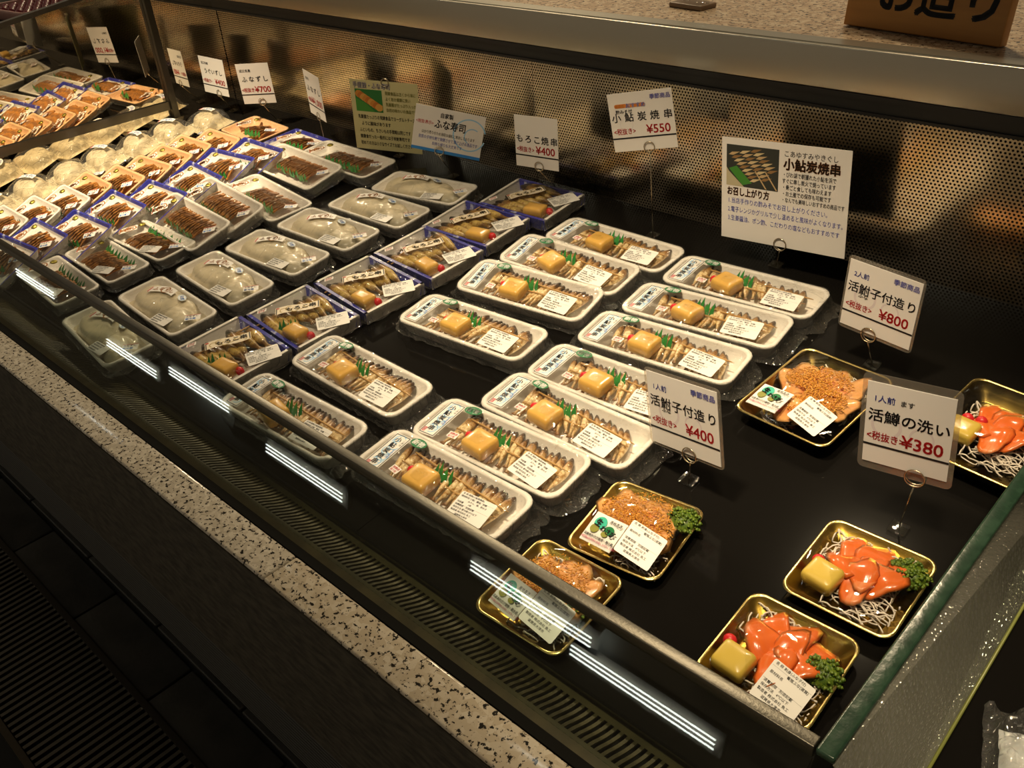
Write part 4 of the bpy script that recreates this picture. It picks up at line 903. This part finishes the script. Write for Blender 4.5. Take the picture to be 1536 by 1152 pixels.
def daikon_mesh(boxes, n, seed):
    r = random.Random(seed); b = MB()
    for _ in range(n):
        x0, y0, sx, sy, z = r.choice(boxes); x, y = x0 + r.uniform(-sx, sx), y0 + r.uniform(-sy, sy); a = r.uniform(0, 6.28); path = []; cv = r.uniform(-0.45, 0.45)
        for k in range(9):
            path.append((x, y, z + 0.004 * math.sin(k * 0.7 + a) + r.uniform(0, 0.002))); x += 0.0048 * math.cos(a); y += 0.0048 * math.sin(a); a += cv + r.uniform(-0.15, 0.15)
            x = max(x0 - sx - 0.006, min(x0 + sx + 0.006, x)); y = max(y0 - sy - 0.006, min(y0 + sy + 0.006, y))
        b.tube(path, 0.00085, M_daikon, 5)
    return b.build('shredded_daikon')
def parsley_mesh(seed, R0=0.014):
    r = random.Random(seed); b = MB()
    for _ in range(150):
        a = r.uniform(0, 6.28); e = math.asin(r.uniform(-0.1, 1)); q = R0 * r.uniform(0.75, 1.05)
        c = (q * math.cos(a) * math.cos(e) * 1.15, q * math.sin(a) * math.cos(e), q * math.sin(e) * 0.75)
        s = r.uniform(0.0013, 0.0024); b.ball(c, (s, s, s * 0.8), M_parsley, 5, 4, None, 0.35, r)
    b.ball((0, 0, 0), (R0, R0 * 0.9, R0 * 0.62), M_parsley, 10, 6)
    return b.build('parsley')
PARS = [parsley_mesh(1, 0.0165), parsley_mesh(2, 0.0175)]
def wasabi_packet():
    b = MB(); w, d = 0.046, 0.036
    b.grid(lambda u, v: ((u - 0.5) * w, (v - 0.5) * d, 0.004 * math.sin(math.pi * u) * math.sin(math.pi * v)), 12, 10, M_paper)
    b.grid(lambda u, v: ((u - 0.5) * w, (0.5 - v) * d, -0.001), 2, 2, M_paper)
    Z = 0.0046
    b.disc((-0.006, 0.006, Z), 0.0085, 0.0075, K_teal); b.disc((-0.009, -0.002, Z + 0.0002), 0.006, 0.005, K_olive); b.disc((0.010, 0.002, Z + 0.0001), 0.007, 0.005, K_green); b.disc((0.007, -0.004, Z + 0.0003), 0.0045, 0.003, K_olive)
    b.text('生', -0.008, 0.002, Z + 0.0008, 0.0095, K_black, 0.05, 'CENTER', rot=R(-8)); b.text('わさび', -0.002, -0.001, Z + 0.0008, 0.0075, K_black, 0.04, 'LEFT', rot=R(-8)); b.text('産地直送', 0.004, 0.010, Z, 0.0045, K_black, 0.02, 'LEFT')
    b.text('国産本わさび使用・要冷蔵', -0.019, -0.0115, Z - 0.001, 0.0036, K_black, 0.02); b.text('開封後はお早めにお召し上がりください', -0.020, -0.0152, Z - 0.0015, 0.0028, K_pink, 0.02)
    return b.build('wasabi_packet')
P_was = wasabi_packet()
DAI = [daikon_mesh([(-0.018, 0.030, 0.022, 0.012, 0.006), (0.020, -0.026, 0.022, 0.014, 0.006), (0.0, 0.0, 0.03, 0.03, 0.006)], 120, 3), daikon_mesh([(-0.010, 0.026, 0.028, 0.014, 0.007), (0.014, -0.030, 0.026, 0.012, 0.006), (0.018, 0.028, 0.012, 0.012, 0.012), (0, 0, 0.03, 0.03, 0.005)], 130, 8)]
HG = bumps([(0.002, 0.0, 0.040, 0.042, 0.017)])
LIDS = [lid_mesh(0.113, 0.117, 0.016, HG, 2), lid_mesh(0.113, 0.117, 0.016, HG, 9)]
ROE_H = [roe_patch('yellow_roe', [(0.0, 0.018, 0.034), (0.022, 0.0, 0.024), (-0.020, 0.008, 0.024), (0.008, -0.02, 0.022)], 1300, 0.0250, s) for s in (5, 6)]
# two trays of roe-crusted carp with a wasabi packet
for i, (x, y, yw, lab, px, py) in enumerate([(-0.443, 0.606, 6.8, 'gold tray of yellow roe-crusted sashimi just right of the white trays', 0.041, 0.033), (-0.460, 0.482, 2.1, 'gold tray of roe-crusted sashimi partly behind the steel glass rail', 0.030, -0.002)]):
    l, r_ = place(x, y, yw); t = empty('sashimi_pack', lab, 'sashimi pack', l, r_, 'gold trays of sashimi'); r = random.Random(i)
    part('gold_tray', T_goldH, t); part('shredded_daikon', DAI[i], t, kind='stuff')
    for k, (sx, sy, a) in enumerate([(-0.018, 0.020, 0.4), (0.004, 0.026, -0.2), (0.022, 0.012, -0.7), (-0.022, -0.002, 0.9), (0.0, 0.004, 0.1), (0.022, -0.014, -0.5), (0.002, -0.020, 0.3)]):
        part('fish_slice', SA_F[k % 4], t, (sx, sy, 0.0175 + 0.0008 * k), (r.uniform(-0.2, 0.2), r.uniform(-0.2, 0.2), a))
    part('yellow_roe', ROE_H[i], t, kind='stuff')
    part('parsley', PARS[i], t, (px, py, 0.015)); part('clear_lid', LIDS[i], t)
    lay('wasabi_packet', P_was, t, -0.020, -0.032, 0.016, HG, -8, 0.0028, label='white wasabi packet with teal and green print')
    lay('ingredient_label', L_fish, t, 0.024, -0.030, 0.016, HG, -6, 0.0026, label='white ingredient label')
# the large black tray
KW, KD, KH = 0.126, 0.160, 0.024
HK = bumps([(0.0, 0.0, 0.046, 0.058, 0.014)])
l, r_ = place(-0.394, 0.903, -4.1); t = empty('sashimi_pack', 'large black tray of roe-crusted sashimi behind the 380 yen card', 'sashimi pack', l, r_, 'black and gold trays of sashimi')
part('black_tray', T_blackK, t, label='black lacquer tray with gold rim'); part('shredded_daikon', daikon_mesh([(0.010, 0.045, 0.030, 0.014, 0.014), (-0.020, -0.04, 0.025, 0.014, 0.008), (0, 0, 0.04, 0.05, 0.008)], 90, 12), t, kind='stuff')
for k, (sx, sy, a) in enumerate([(-0.026, 0.030, 0.5), (0.0, 0.038, 0.0), (0.026, 0.032, -0.5), (-0.030, 0.004, 0.9), (-0.006, 0.010, 0.2), (0.020, 0.008, -0.3), (0.032, -0.010, -0.8), (0.004, -0.018, 0.1), (0.020, -0.034, -0.3), (-0.010, -0.040, 0.4)]):
    part('fish_slice', SA_F[k % 4], t, (sx, sy, 0.0225 + 0.0006 * k), (0.1 * math.sin(k), 0.15 * math.cos(k), a))
part('yellow_roe', roe_patch('yellow_roe', [(0.0, 0.02, 0.036), (0.02, -0.01, 0.026), (-0.02, 0.012, 0.026), (0.008, -0.036, 0.022)], 1900, 0.0300, 11, 0.0012), t, kind='stuff')
part('clear_lid', wrap_mesh('clear_lid', KW - 0.004, KD - 0.004, KH, 0.012, HK, 4, 22, 24, 0.0005, M_lid), t)
lay('wasabi_packet', P_was, t, -0.032, -0.048, KH, HK, -6, 0.0028, label='white wasabi packet with teal and green print'); lay('ingredient_label', L_fish, t, 0.026, -0.048, KH, HK, -10, 0.0026, label='white ingredient label')
# trout trays
ROOT = None
def trout(tray, w, d, h, loc, rot, lab, seed, grp, H, lid, balls, label_on, pk, pars):
    t = empty('sashimi_pack', lab, 'sashimi pack', loc, rot, grp); r = random.Random(seed)
    part('gold_tray' if tray is T_goldH else 'black_tray', tray, t); part('shredded_daikon', DAI[seed % 2], t, (0, 0, 0.002), kind='stuff')
    for k, (sx, sy, a) in enumerate([(-0.014, 0.022, 0.6), (0.004, 0.026, 0.0), (0.020, 0.018, -0.7), (-0.016, 0.006, 1.0), (0.006, 0.006, 0.1), (0.020, -0.002, -0.6), (0.004, -0.012, 0.2)]):
        part('trout_slice', SA_T[k % 4], t, (sx, sy, 0.0165 + 0.0011 * k), (r.uniform(-0.25, 0.25), r.uniform(-0.25, 0.25), a))
    part('mustard_packet', P_must, t, (pk[0], pk[1], 0.010), (0.12, 0, pk[2]))
    for bx, by in balls: part('red_garnish', G_red, t, (bx, by, 0.018))
    if pars: part('parsley', PARS[seed % 2], t, (pars[0], pars[1], 0.015))
    part('clear_lid', lid, t)
    if label_on: lay('ingredient_label', L_fish, t, 0.024, -0.036, h, H, -8, 0.0026, label='white ingredient label')
l, r_ = place(-0.227, 0.682, 0.9); trout(T_goldH, 0.113, 0.117, 0.016, l, r_, 'gold tray of orange trout sashimi without a white label', 3, 'gold tray of orange trout sashimi', HG, LIDS[0], [(-0.038, -0.010)], False, (-0.026, -0.024, -0.15), (0.038, 0.026))
l, r_ = place(-0.241, 0.551, 1.3); trout(T_goldH, 0.113, 0.117, 0.016, l, r_, 'gold tray of orange trout sashimi with white label, nearest the glass rail', 4, 'gold tray of orange trout sashimi', HG, LIDS[1], [(-0.042, -0.012)], True, (-0.028, -0.028, -0.10), (0.040, 0.008))
l, r_ = place(-0.200, 0.952, -5.2); trout(T_blackK, KW, KD, KH, l, r_, 'large black tray of orange trout sashimi half behind the glass partition', 5, 'black and gold trays of sashimi', HK, wrap_mesh('clear_lid', KW - 0.004, KD - 0.004, KH, 0.012, HK, 14, 22, 24, 0.0005, M_lid), [(-0.034, 0.002), (-0.020, 0.006)], False, (-0.030, -0.018, -0.05), None)

# ------------------------------------------------------------------ price cards on wire holders
def frame_lines(b, w, h, y, m, t): b.rect(-w / 2, y - t / 2, w / 2, y + t / 2, 0.0003, m)
def card_base(w, h, m): 
    b = MB(); b.slab([(-w / 2, -h / 2), (w / 2, -h / 2), (w / 2, h / 2), (-w / 2, h / 2)], -0.0006, 0, m); return b
def price_card(w, h, top, name, price, blue=None, sea=False, ruby=None, extra=None, wide=1.0, name_y=0.12, nsize=0.17, tops=0.09, bar=-0.27):
    b = card_base(w, h, M_card)
    if top: b.text(top, -w * 0.42 if not blue else -w * 0.42, h * (0.30 if not blue else 0.28), 0.0003, h * tops, K_blue if blue else K_black, 0.02)
    n = len(name); x0, x1 = -w * 0.40 * wide, w * 0.40 * wide
    for i, c in enumerate(name): b.text(c, x0 + (x1 - x0) * (i / (n - 1)), h * (name_y - nsize * 0.4), 0.0003, h * nsize, K_black, 0.022, 'CENTER', sx=1.0)
    b.text('<税抜き>', -w * 0.47, h * (bar + 0.075), 0.0003, h * 0.115, K_red, 0.02, sx=0.82)
    b.text(price, w * 0.42, h * (bar + 0.055), 0.0003, h * 0.205, K_red, 0.022, 'RIGHT', sx=1.0)
    frame_lines(b, w, h, h * bar, K_black, h * 0.026)
    if sea: b.text('季節商品', w * 0.47, h * 0.36, 0.0003, h * 0.09, K_pale, 0.05, 'RIGHT'); b.text('季節商品', w * 0.47, h * 0.36, 0.0005, h * 0.09, K_blue, 0.0, 'RIGHT')
    if ruby: b.text(ruby[0], ruby[1] * w, ruby[2] * h, 0.0004, h * 0.075, K_black, 0.015, 'CENTER')
    if extra: extra(b)
    return b
def ex550(b):
    w, h = 0.103, 0.092
    b.slab([(x - 0.017, y + 0.026) for x, y in rrect(0.050, 0.0060, 0.0025, 3)], 0.0002, 0.0003, K_orange)
    b.text('当店の', -0.041, 0.0240, 0.0005, 0.0050, K_brown, 0.01); b.text('おすすめ', -0.024, 0.0232, 0.0005, 0.0082, K_white, 0.07); b.text('おすすめ', -0.024, 0.0232, 0.0008, 0.0082, K_blue, 0.0)
    b.text('酢みそ付', -0.041, 0.0145, 0.0004, 0.0068, K_black, 0.02)
    b.ring((-0.026, -0.004, 0.0001), 0.010, 0.0105, flat('pale_pink', (0.66, 0.60, 0.62)), 30)
def watermark(b):
    c = flat('pale_pink', (0.66, 0.60, 0.62)); b.ring((-0.02, 0.0, 0.0001), 0.012, 0.015, c, 30); b.ring((0.014, -0.006, 0.0001), 0.010, 0.012, c, 30)
def blue_card():
    w, h = 0.132, 0.086; b = card_base(w, h, M_card)
    b.rect(-w / 2, -h / 2, w / 2, -h / 2 + 0.006, 0.0003, K_sky); b.ring((0.040, 0.002, 0.0001), 0.029, 0.0315, K_lblue, 40, a0=0.3, a1=6.0); b.ring((0.046, 0.0, 0.0001), 0.014, 0.016, K_lblue, 30, a0=1.0, a1=4.2)
    b.text('自家製', -0.019, 0.026, 0.0003, 0.0105, K_black, 0.022, sx=0.8); b.text('<税抜表示>', -0.063, 0.0095, 0.0003, 0.0082, K_red, 0.01, sx=0.8)
    b.text('ふな寿司', -0.028, 0.006, 0.0004, 0.0185, K_black, 0.025, sx=0.82)
    b.text('はかり売りのため値段は値札に表示しております', -0.050, -0.0085, 0.0004, 0.0070, K_black, 0.006, sx=0.66); b.text('良質の子持ち鮒で発酵させて漬け上げる逸品です', -0.055, -0.0190, 0.0004, 0.0078, K_blue, 0.006, sx=0.66); b.text('お持ち帰りも大丈夫です', -0.028, -0.0290, 0.0004, 0.0075, K_blue, 0.006, sx=0.7)
    return b
def fish_photo(b, x0, y0, w, h, warm):
    """a small printed photograph of skewered fish"""
    r = random.Random(3); b.rect(x0, y0, x0 + w, y0 + h, 0.0002, K_dark if not warm else K_leaf)
    if warm:
        b.poly([(x0, y0), (x0 + w * 0.7, y0), (x0 + w * 0.4, y0 + h * 0.35), (x0, y0 + h * 0.6)], 0.00025, flat('photo_leaf2', (0.05, 0.22, 0.03)))
        for i in range(9):
            cx, cy_ = x0 + w * (0.14 + 0.09 * i), y0 + h * (0.78 - 0.07 * i); n = 10
            b.poly([(min(max(cx + w * 0.13 * math.cos(6.28 * k / n) * (1 + 0.2 * (k % 2)), x0), x0 + w), min(max(cy_ + h * 0.17 * math.sin(6.28 * k / n), y0), y0 + h)) for k in range(n)], 0.0003 + i * 0.00003, flat('photo_orange%d' % (i % 3), ((0.50, 0.20, 0.03), (0.42, 0.13, 0.02), (0.55, 0.28, 0.06))[i % 3]))
    else:
        b.poly([(x0, y0), (x0 + w * 0.35, y0), (x0 + w * 0.05, y0 + h * 0.35), (x0, y0 + h * 0.45)], 0.00026, flat('photo_plate', (0.45, 0.40, 0.26)))
        b.poly([(x0 + w * 0.05, y0 + h * 0.42), (x0 + w * 0.2, y0 + h * 0.5), (x0 + w * 0.5, y0 + h * 0.12), (x0 + w * 0.32, y0 + h * 0.04)], 0.00028, flat('photo_leaf2', (0.05, 0.22, 0.03)))
        cc = (K_tan, flat('photo_cream', (0.58, 0.47, 0.27)), flat('photo_char', (0.26, 0.15, 0.06)))
        for sk in range(3):
            for k in range(9):
                cx, cy_ = 0.15 + 0.21 * sk + 0.052 * k, 0.80 - 0.075 * k + 0.055 * sk
                if cx > 0.90 or cy_ < 0.14: continue
                L, T_ = (0.11, 0.045), (0.012, -0.036); P = [(cx - L[0], cy_ - L[1]), (cx - L[0] * 0.3 + T_[0], cy_ - L[1] * 0.3 + T_[1]), (cx + L[0], cy_ + L[1]), (cx - L[0] * 0.3 - T_[0], cy_ - L[1] * 0.3 - T_[1])]
                b.poly([(x0 + w * min(max(px, 0.01), 0.99), y0 + h * min(max(py, 0.02), 0.98)) for px, py in P], 0.0003 + 0.00004 * sk + 0.000003 * k, cc[(k * 2 + sk) % 3])
        for q in (0.55, 0.75): b.poly([(x0 + w * q, y0 + h * 0.42), (x0 + w * (q + 0.02), y0 + h * 0.43), (x0 + w * (q + 0.24), y0 + h * 0.02), (x0 + w * (q + 0.21), y0 + h * 0.02)], 0.0005, K_tan)
def info_card():
    w, h = 0.198, 0.156; b = card_base(w, h, M_card); fish_photo(b, -0.091, 0.006, 0.084, 0.062, False)
    b.text('こあゆすみやきぐし', 0.000, 0.060, 0.0003, 0.0098, K_grey, 0.012, sx=0.92); b.text('小鮎炭焼串', 0.000, 0.042, 0.0004, 0.0180, K_brown, 0.05, sx=0.95); b.text('小鮎炭焼串', 0.0002, 0.0422, 0.0008, 0.0180, K_black, 0.015, sx=0.95)
    for i, s in enumerate(['・びわ湖で朝獲れた小鮎を浜で', 'すぐに串し炭火で焼っています', '・骨ごと食しても味わえます', '・お土産での保存も可能です', '・なんでも美味しいおすすめの商品です']): b.text(s, -0.001, 0.0305 - i * 0.0094, 0.0004, 0.0080, K_grey, 0.02, sx=0.72 if i < 4 else 0.66)
    b.text('お召し上がり方', -0.090, -0.0075, 0.0003, 0.0135, K_brown, 0.05, sx=0.74); b.text('お召し上がり方', -0.0898, -0.0073, 0.0007, 0.0135, K_black, 0.012, sx=0.74)
    for i, s in enumerate(['1.当店手作りの酢みそでお召し上がりください。', '2.電子レンジかグリルで少し温めると風味がよくなります。', '3.生姜醤油、ポン酢、こだわりの塩などもおすすめです']): b.text(s, -0.088, -0.0205 - i * 0.0138, 0.0004, 0.0096, K_blue, 0.008, sx=(0.78, 0.725, 0.75)[i])
    return b
def yellow_card():
    w, h = 0.150, 0.146; b = card_base(w, h, M_yellow); fish_photo(b, -0.065, 0.008, 0.060, 0.046, True)
    b.text('手提鼓・ふな寿司', -0.068, 0.0575, 0.0003, 0.0130, K_pale, 0.06, sx=0.8); b.text('手提鼓・ふな寿司', -0.068, 0.0575, 0.0007, 0.0130, K_grey, 0.0, sx=0.8)
    for i, s in enumerate(['発酵食品は古くから体に', 'よく効き健康に良い', '乳酸菌がたっぷり入った', '自然の味わいの逸品です']): b.text(s, 0.002, 0.046 - i * 0.0115, 0.0004, 0.0082, K_olive, 0.02, sx=0.75)
    for i, s in enumerate(['乳酸菌たっぷりの発酵食品でヨーグルトチーズの', 'ように酸味があります', 'ふといもの、ちさいもの手間暇は同じです', '健康食だった一般的には子持鮒寿司です', '初めての方は小さなサイズでお試しください']): b.text(s, -0.063 + (0.006 if i == 1 else 0), -0.0065 - i * 0.0140, 0.0004, 0.0092, K_black, 0.015, sx=(0.66, 0.72, 0.66, 0.68, 0.64)[i])
    return b
CARDS = [
 # builder, w, h, card centre, yaw, roll, pitch, foot, laminate, ring x, label
 (lambda: price_card(0.093, 0.089, '近江名産', 'うぐいずし', '¥400', tops=0.075, wide=0.75, nsize=0.15), 0.093, 0.089, (-2.144, 1.15, 0.166), 7.4, -2.5, 0, (-2.150, 1.185), 0, 0.010, 'white price card reading 400 yen nearest the mirror partition'),
 (lambda: price_card(0.080, 0.093, '近江名産', 'ふなずし', '¥700', tops=0.075, wide=0.8, nsize=0.15), 0.080, 0.093, (-1.954, 1.15, 0.173), 36.0, 1.0, 2, (-1.962, 1.192), 0, 0.006, 'white price card reading 700 yen behind the peach trays'),
 (lambda: price_card(0.088, 0.098, '子持ち', 'ふなずし', '¥1,000', tops=0.075, wide=0.8, nsize=0.15), 0.088, 0.098, (-1.722, 1.15, 0.178), -14, -3, 2, (-1.728, 1.16), 0, 0.004, 'white price card reading 1,000 yen seen almost edge on'),
 (yellow_card, 0.150, 0.146, (-1.499, 1.165, 0.162), 26.0, -3.5, 2, (-1.505, 1.19), 0, -99, 'yellow information card with an orange fish photo and black lettering'),
 (blue_card, 0.132, 0.086, (-1.273, 1.13, 0.177), 39.3, -14.0, 2, (-1.318, 1.172), 0, -0.012, 'white card with a blue bottom band and pale blue ring'),
 (lambda: price_card(0.087, 0.092, '', 'もろこ焼串', '¥400', name_y=0.06, nsize=0.165), 0.087, 0.092, (-1.067, 1.15, 0.188), 11.6, -0.3, 0, (-1.072, 1.215), 0, 0.004, 'white price card reading 400 yen behind the blue patterned trays'),
 (lambda: price_card(0.103, 0.092, '', '小鮎炭焼串', '¥550', sea=True, extra=ex550, name_y=0.09, nsize=0.165), 0.103, 0.091, (-0.840, 1.15, 0.263), 20.6, 8.8, 0, (-0.826, 1.165), 0, 0.006, 'white price card reading 550 yen standing high against perforated steel'),
 (info_card, 0.198, 0.156, (-0.597, 1.16, 0.189), 1.7, 3.5, 0, (-0.606, 1.18), 1, 0.0, 'large white information card with a fish photo and blue numbered lines'),
 (lambda: price_card(0.094, 0.092, '2人前', '活鮒子付造り', '¥800', blue=True, sea=True, ruby=('ふな', -0.24, -0.005), extra=watermark, nsize=0.165), 0.100, 0.102, (-0.372, 1.0, 0.153), -5.6, -2.4, 2, (-0.376, 1.02), 1, -0.006, 'laminated price card reading 800 yen above the large black tray'),
 (lambda: price_card(0.098, 0.092, '1人前', '活鮒子付造り', '¥400', blue=True, sea=True, ruby=('ふな', -0.24, -0.005), extra=watermark, nsize=0.165), 0.106, 0.100, (-0.451, 0.70, 0.116), -5.7, 8.0, 0, (-0.447, 0.712), 1, 0.006, 'laminated price card reading 400 yen in front of the white trays'),
 (lambda: price_card(0.082, 0.094, '1人前', '活鱒の洗い', '¥380', blue=True, ruby=('ます', -0.03, 0.285), extra=watermark, name_y=0.11, nsize=0.165, wide=0.95), 0.092, 0.112, (-0.237, 0.765, 0.157), 5.0, 4.5, 0, (-0.228, 0.774), 1, 0.012, 'laminated price card reading 380 yen between the trout trays'),
]
for k, (fn, w, h, c, yw, rl, pt, ft, lam, rx, lab) in enumerate(CARDS):
    zb = zdeck(ft[1]) + 0.001
    t = empty('price_card' if k not in (3, 4, 7) else 'information_card', lab, 'price card', (ft[0], ft[1], zb), (0, 0, 0), 'cards on wire holders')
    Mx = Matrix.Rotation(R(yw), 4, 'Z') @ Matrix.Rotation(-R(rl), 4, 'Y') @ Matrix.Rotation(R(90 + pt), 4, 'X')
    off = Vector(c) - Vector((ft[0], ft[1], zb))
    cd = fn(); ob = part('card', cd, t, off, Mx.to_euler())
    if lam:
        b = MB(); b.slab(rrect(w, h + 0.0, 0.006, 3), -0.0012, -0.0007, M_laminate); part('laminate_pouch', b, ob)
    # wire: foot, stem and double ring that grips the lower edge
    b = MB(); n = Mx.to_3x3() @ Vector((0, 0, 1)); e1 = Mx.to_3x3() @ Vector((1, 0, 0)); e2 = Mx.to_3x3() @ Vector((0, 1, 0))
    if rx < -1:
        pc = off + e2 * (h / 2 - 0.002) + e1 * 0.004; rr = 0.008
    else:
        pc = off + e1 * rx - e2 * (h / 2 - 0.004); rr = 0.0098 if lam else 0.0085
    holder_parts = MB()
    for s in (0.0016, -0.0022):
        b.tube([tuple(pc + n * s + (e1 * math.cos(a) + e2 * math.sin(a)) * rr) for a in [6.2832 * i / 22 for i in range(22)]], 0.0008, M_wire, 6, close=True)
    low = pc - e2 * rr if rx > -1 else off - e2 * (h / 2 - 0.01) - n * 0.002
    st = MB(); st.tube([(0, 0, 0.004), tuple(Vector((0, 0, 0.004)).lerp(low, 0.5)), tuple(low)], 0.0009, M_wire, 6)
    so = part('wire_stem', st, t); part('wire_ring', b, so)
    fb = MB(); fb.bbox((0, 0, 0.0015), (0.019, 0.019, 0.003), 0.0013, clear_mat('clear_acrylic', (0.9, 0.9, 0.88), 0.08, 0.6, 3.0, 0.05)); part('acrylic_foot', fb, t, (0, 0, 0.0005), (TILT, 0, 0))

# ------------------------------------------------------------------ things on the rear counter
CT = 0.3865
t = empty('wooden_sign', 'stained wooden board with black brush lettering standing on the rear counter', 'sign', (-0.506, 1.334, CT + 0.0012), (R(-7), 0, R(-9.5)))
b = MB(); b.bbox((0, 0, 0.075), (0.236, 0.018, 0.150), 0.002, M_plank); part('board', b, t)
b = MB()
for i, c in enumerate('お造り'): b.text(c, -0.042 + i * 0.0595, 0.030, 0, 0.062, K_black, 0.035, 'CENTER')
o = part('brush_lettering', b, t, (0, -0.0094, 0), (R(90), 0, 0), 'bold black brush lettering')
t = empty('acrylic_card_stand', 'small clear stand with brown base on the rear counter', 'card stand', (-0.900, 1.368, CT), (0, 0, R(-8)))
b = MB(); b.bbox((0, 0, 0.004), (0.070, 0.040, 0.008), 0.002, mat('brown_base', (0.16, 0.10, 0.055), 0.3)); part('base', b, t)
b = MB(); b.bbox((0, 0.004, 0.045), (0.064, 0.003, 0.074), 0.001, MATS['clear_acrylic']); part('panel', b, t)

# ------------------------------------------------------------------ neighbouring sections
b = MB(); b.bbox((-3.25, 1.06, 0.147), (1.5, 0.34, 0.226), 0.004, M_black); cpart('raised_shelf', b, 'black raised shelf in the next section')
l, r_ = (-2.92, 1.065, 0.2608), (0, 0, R(4))
t = empty('shellfish_tray', 'pink tray of dark red shellfish in the next case beyond the mirror', 'shellfish tray', l, r_)
part('tray', tray_mesh('tray', 0.26, 0.20, 0.03, 0.014, 0.01, 0.006, M_pinktray), t)
pm = MB(); pm.ball((0, 0, 0), (0.0125, 0.0105, 0.010), M_shell, 10, 7); pm = pm.build('shellfish')
for i in range(9):
    for j in range(6): part('shellfish', pm, t, (-0.092 + i * 0.023, -0.065 + j * 0.026 + (0.012 if i % 2 else 0), 0.020), (0, 0.3, rnd.uniform(-0.3, 0.3)))
l, r_ = place(0.004, 0.560, 20, 0, 0.003)
t = empty('ice_bag', 'crumpled clear bag of crushed ice beside the misted glass', 'ice bag', l, r_)
b = MB(); b.grid(lambda u, v: ((u - 0.5) * 0.10, (v - 0.5) * 0.13, max(0.002, 0.003 + 0.026 * (math.sin(math.pi * u) * math.sin(math.pi * v)) ** 0.6 + 0.010 * noise.noise(Vector((u * 9, v * 14, 2))))), 26, 36, M_ice); part('crushed_ice', b, t, kind='stuff')
b = MB(); b.grid(lambda u, v: ((u - 0.5) * 0.125, (v - 0.5) * 0.165, max(0.0035, 0.006 + 0.030 * (math.sin(math.pi * u) * math.sin(math.pi * v)) ** 0.55 + 0.018 * noise.noise(Vector((u * 11, v * 16, 5))))), 36, 48, M_bag); part('bag_film', b, t)
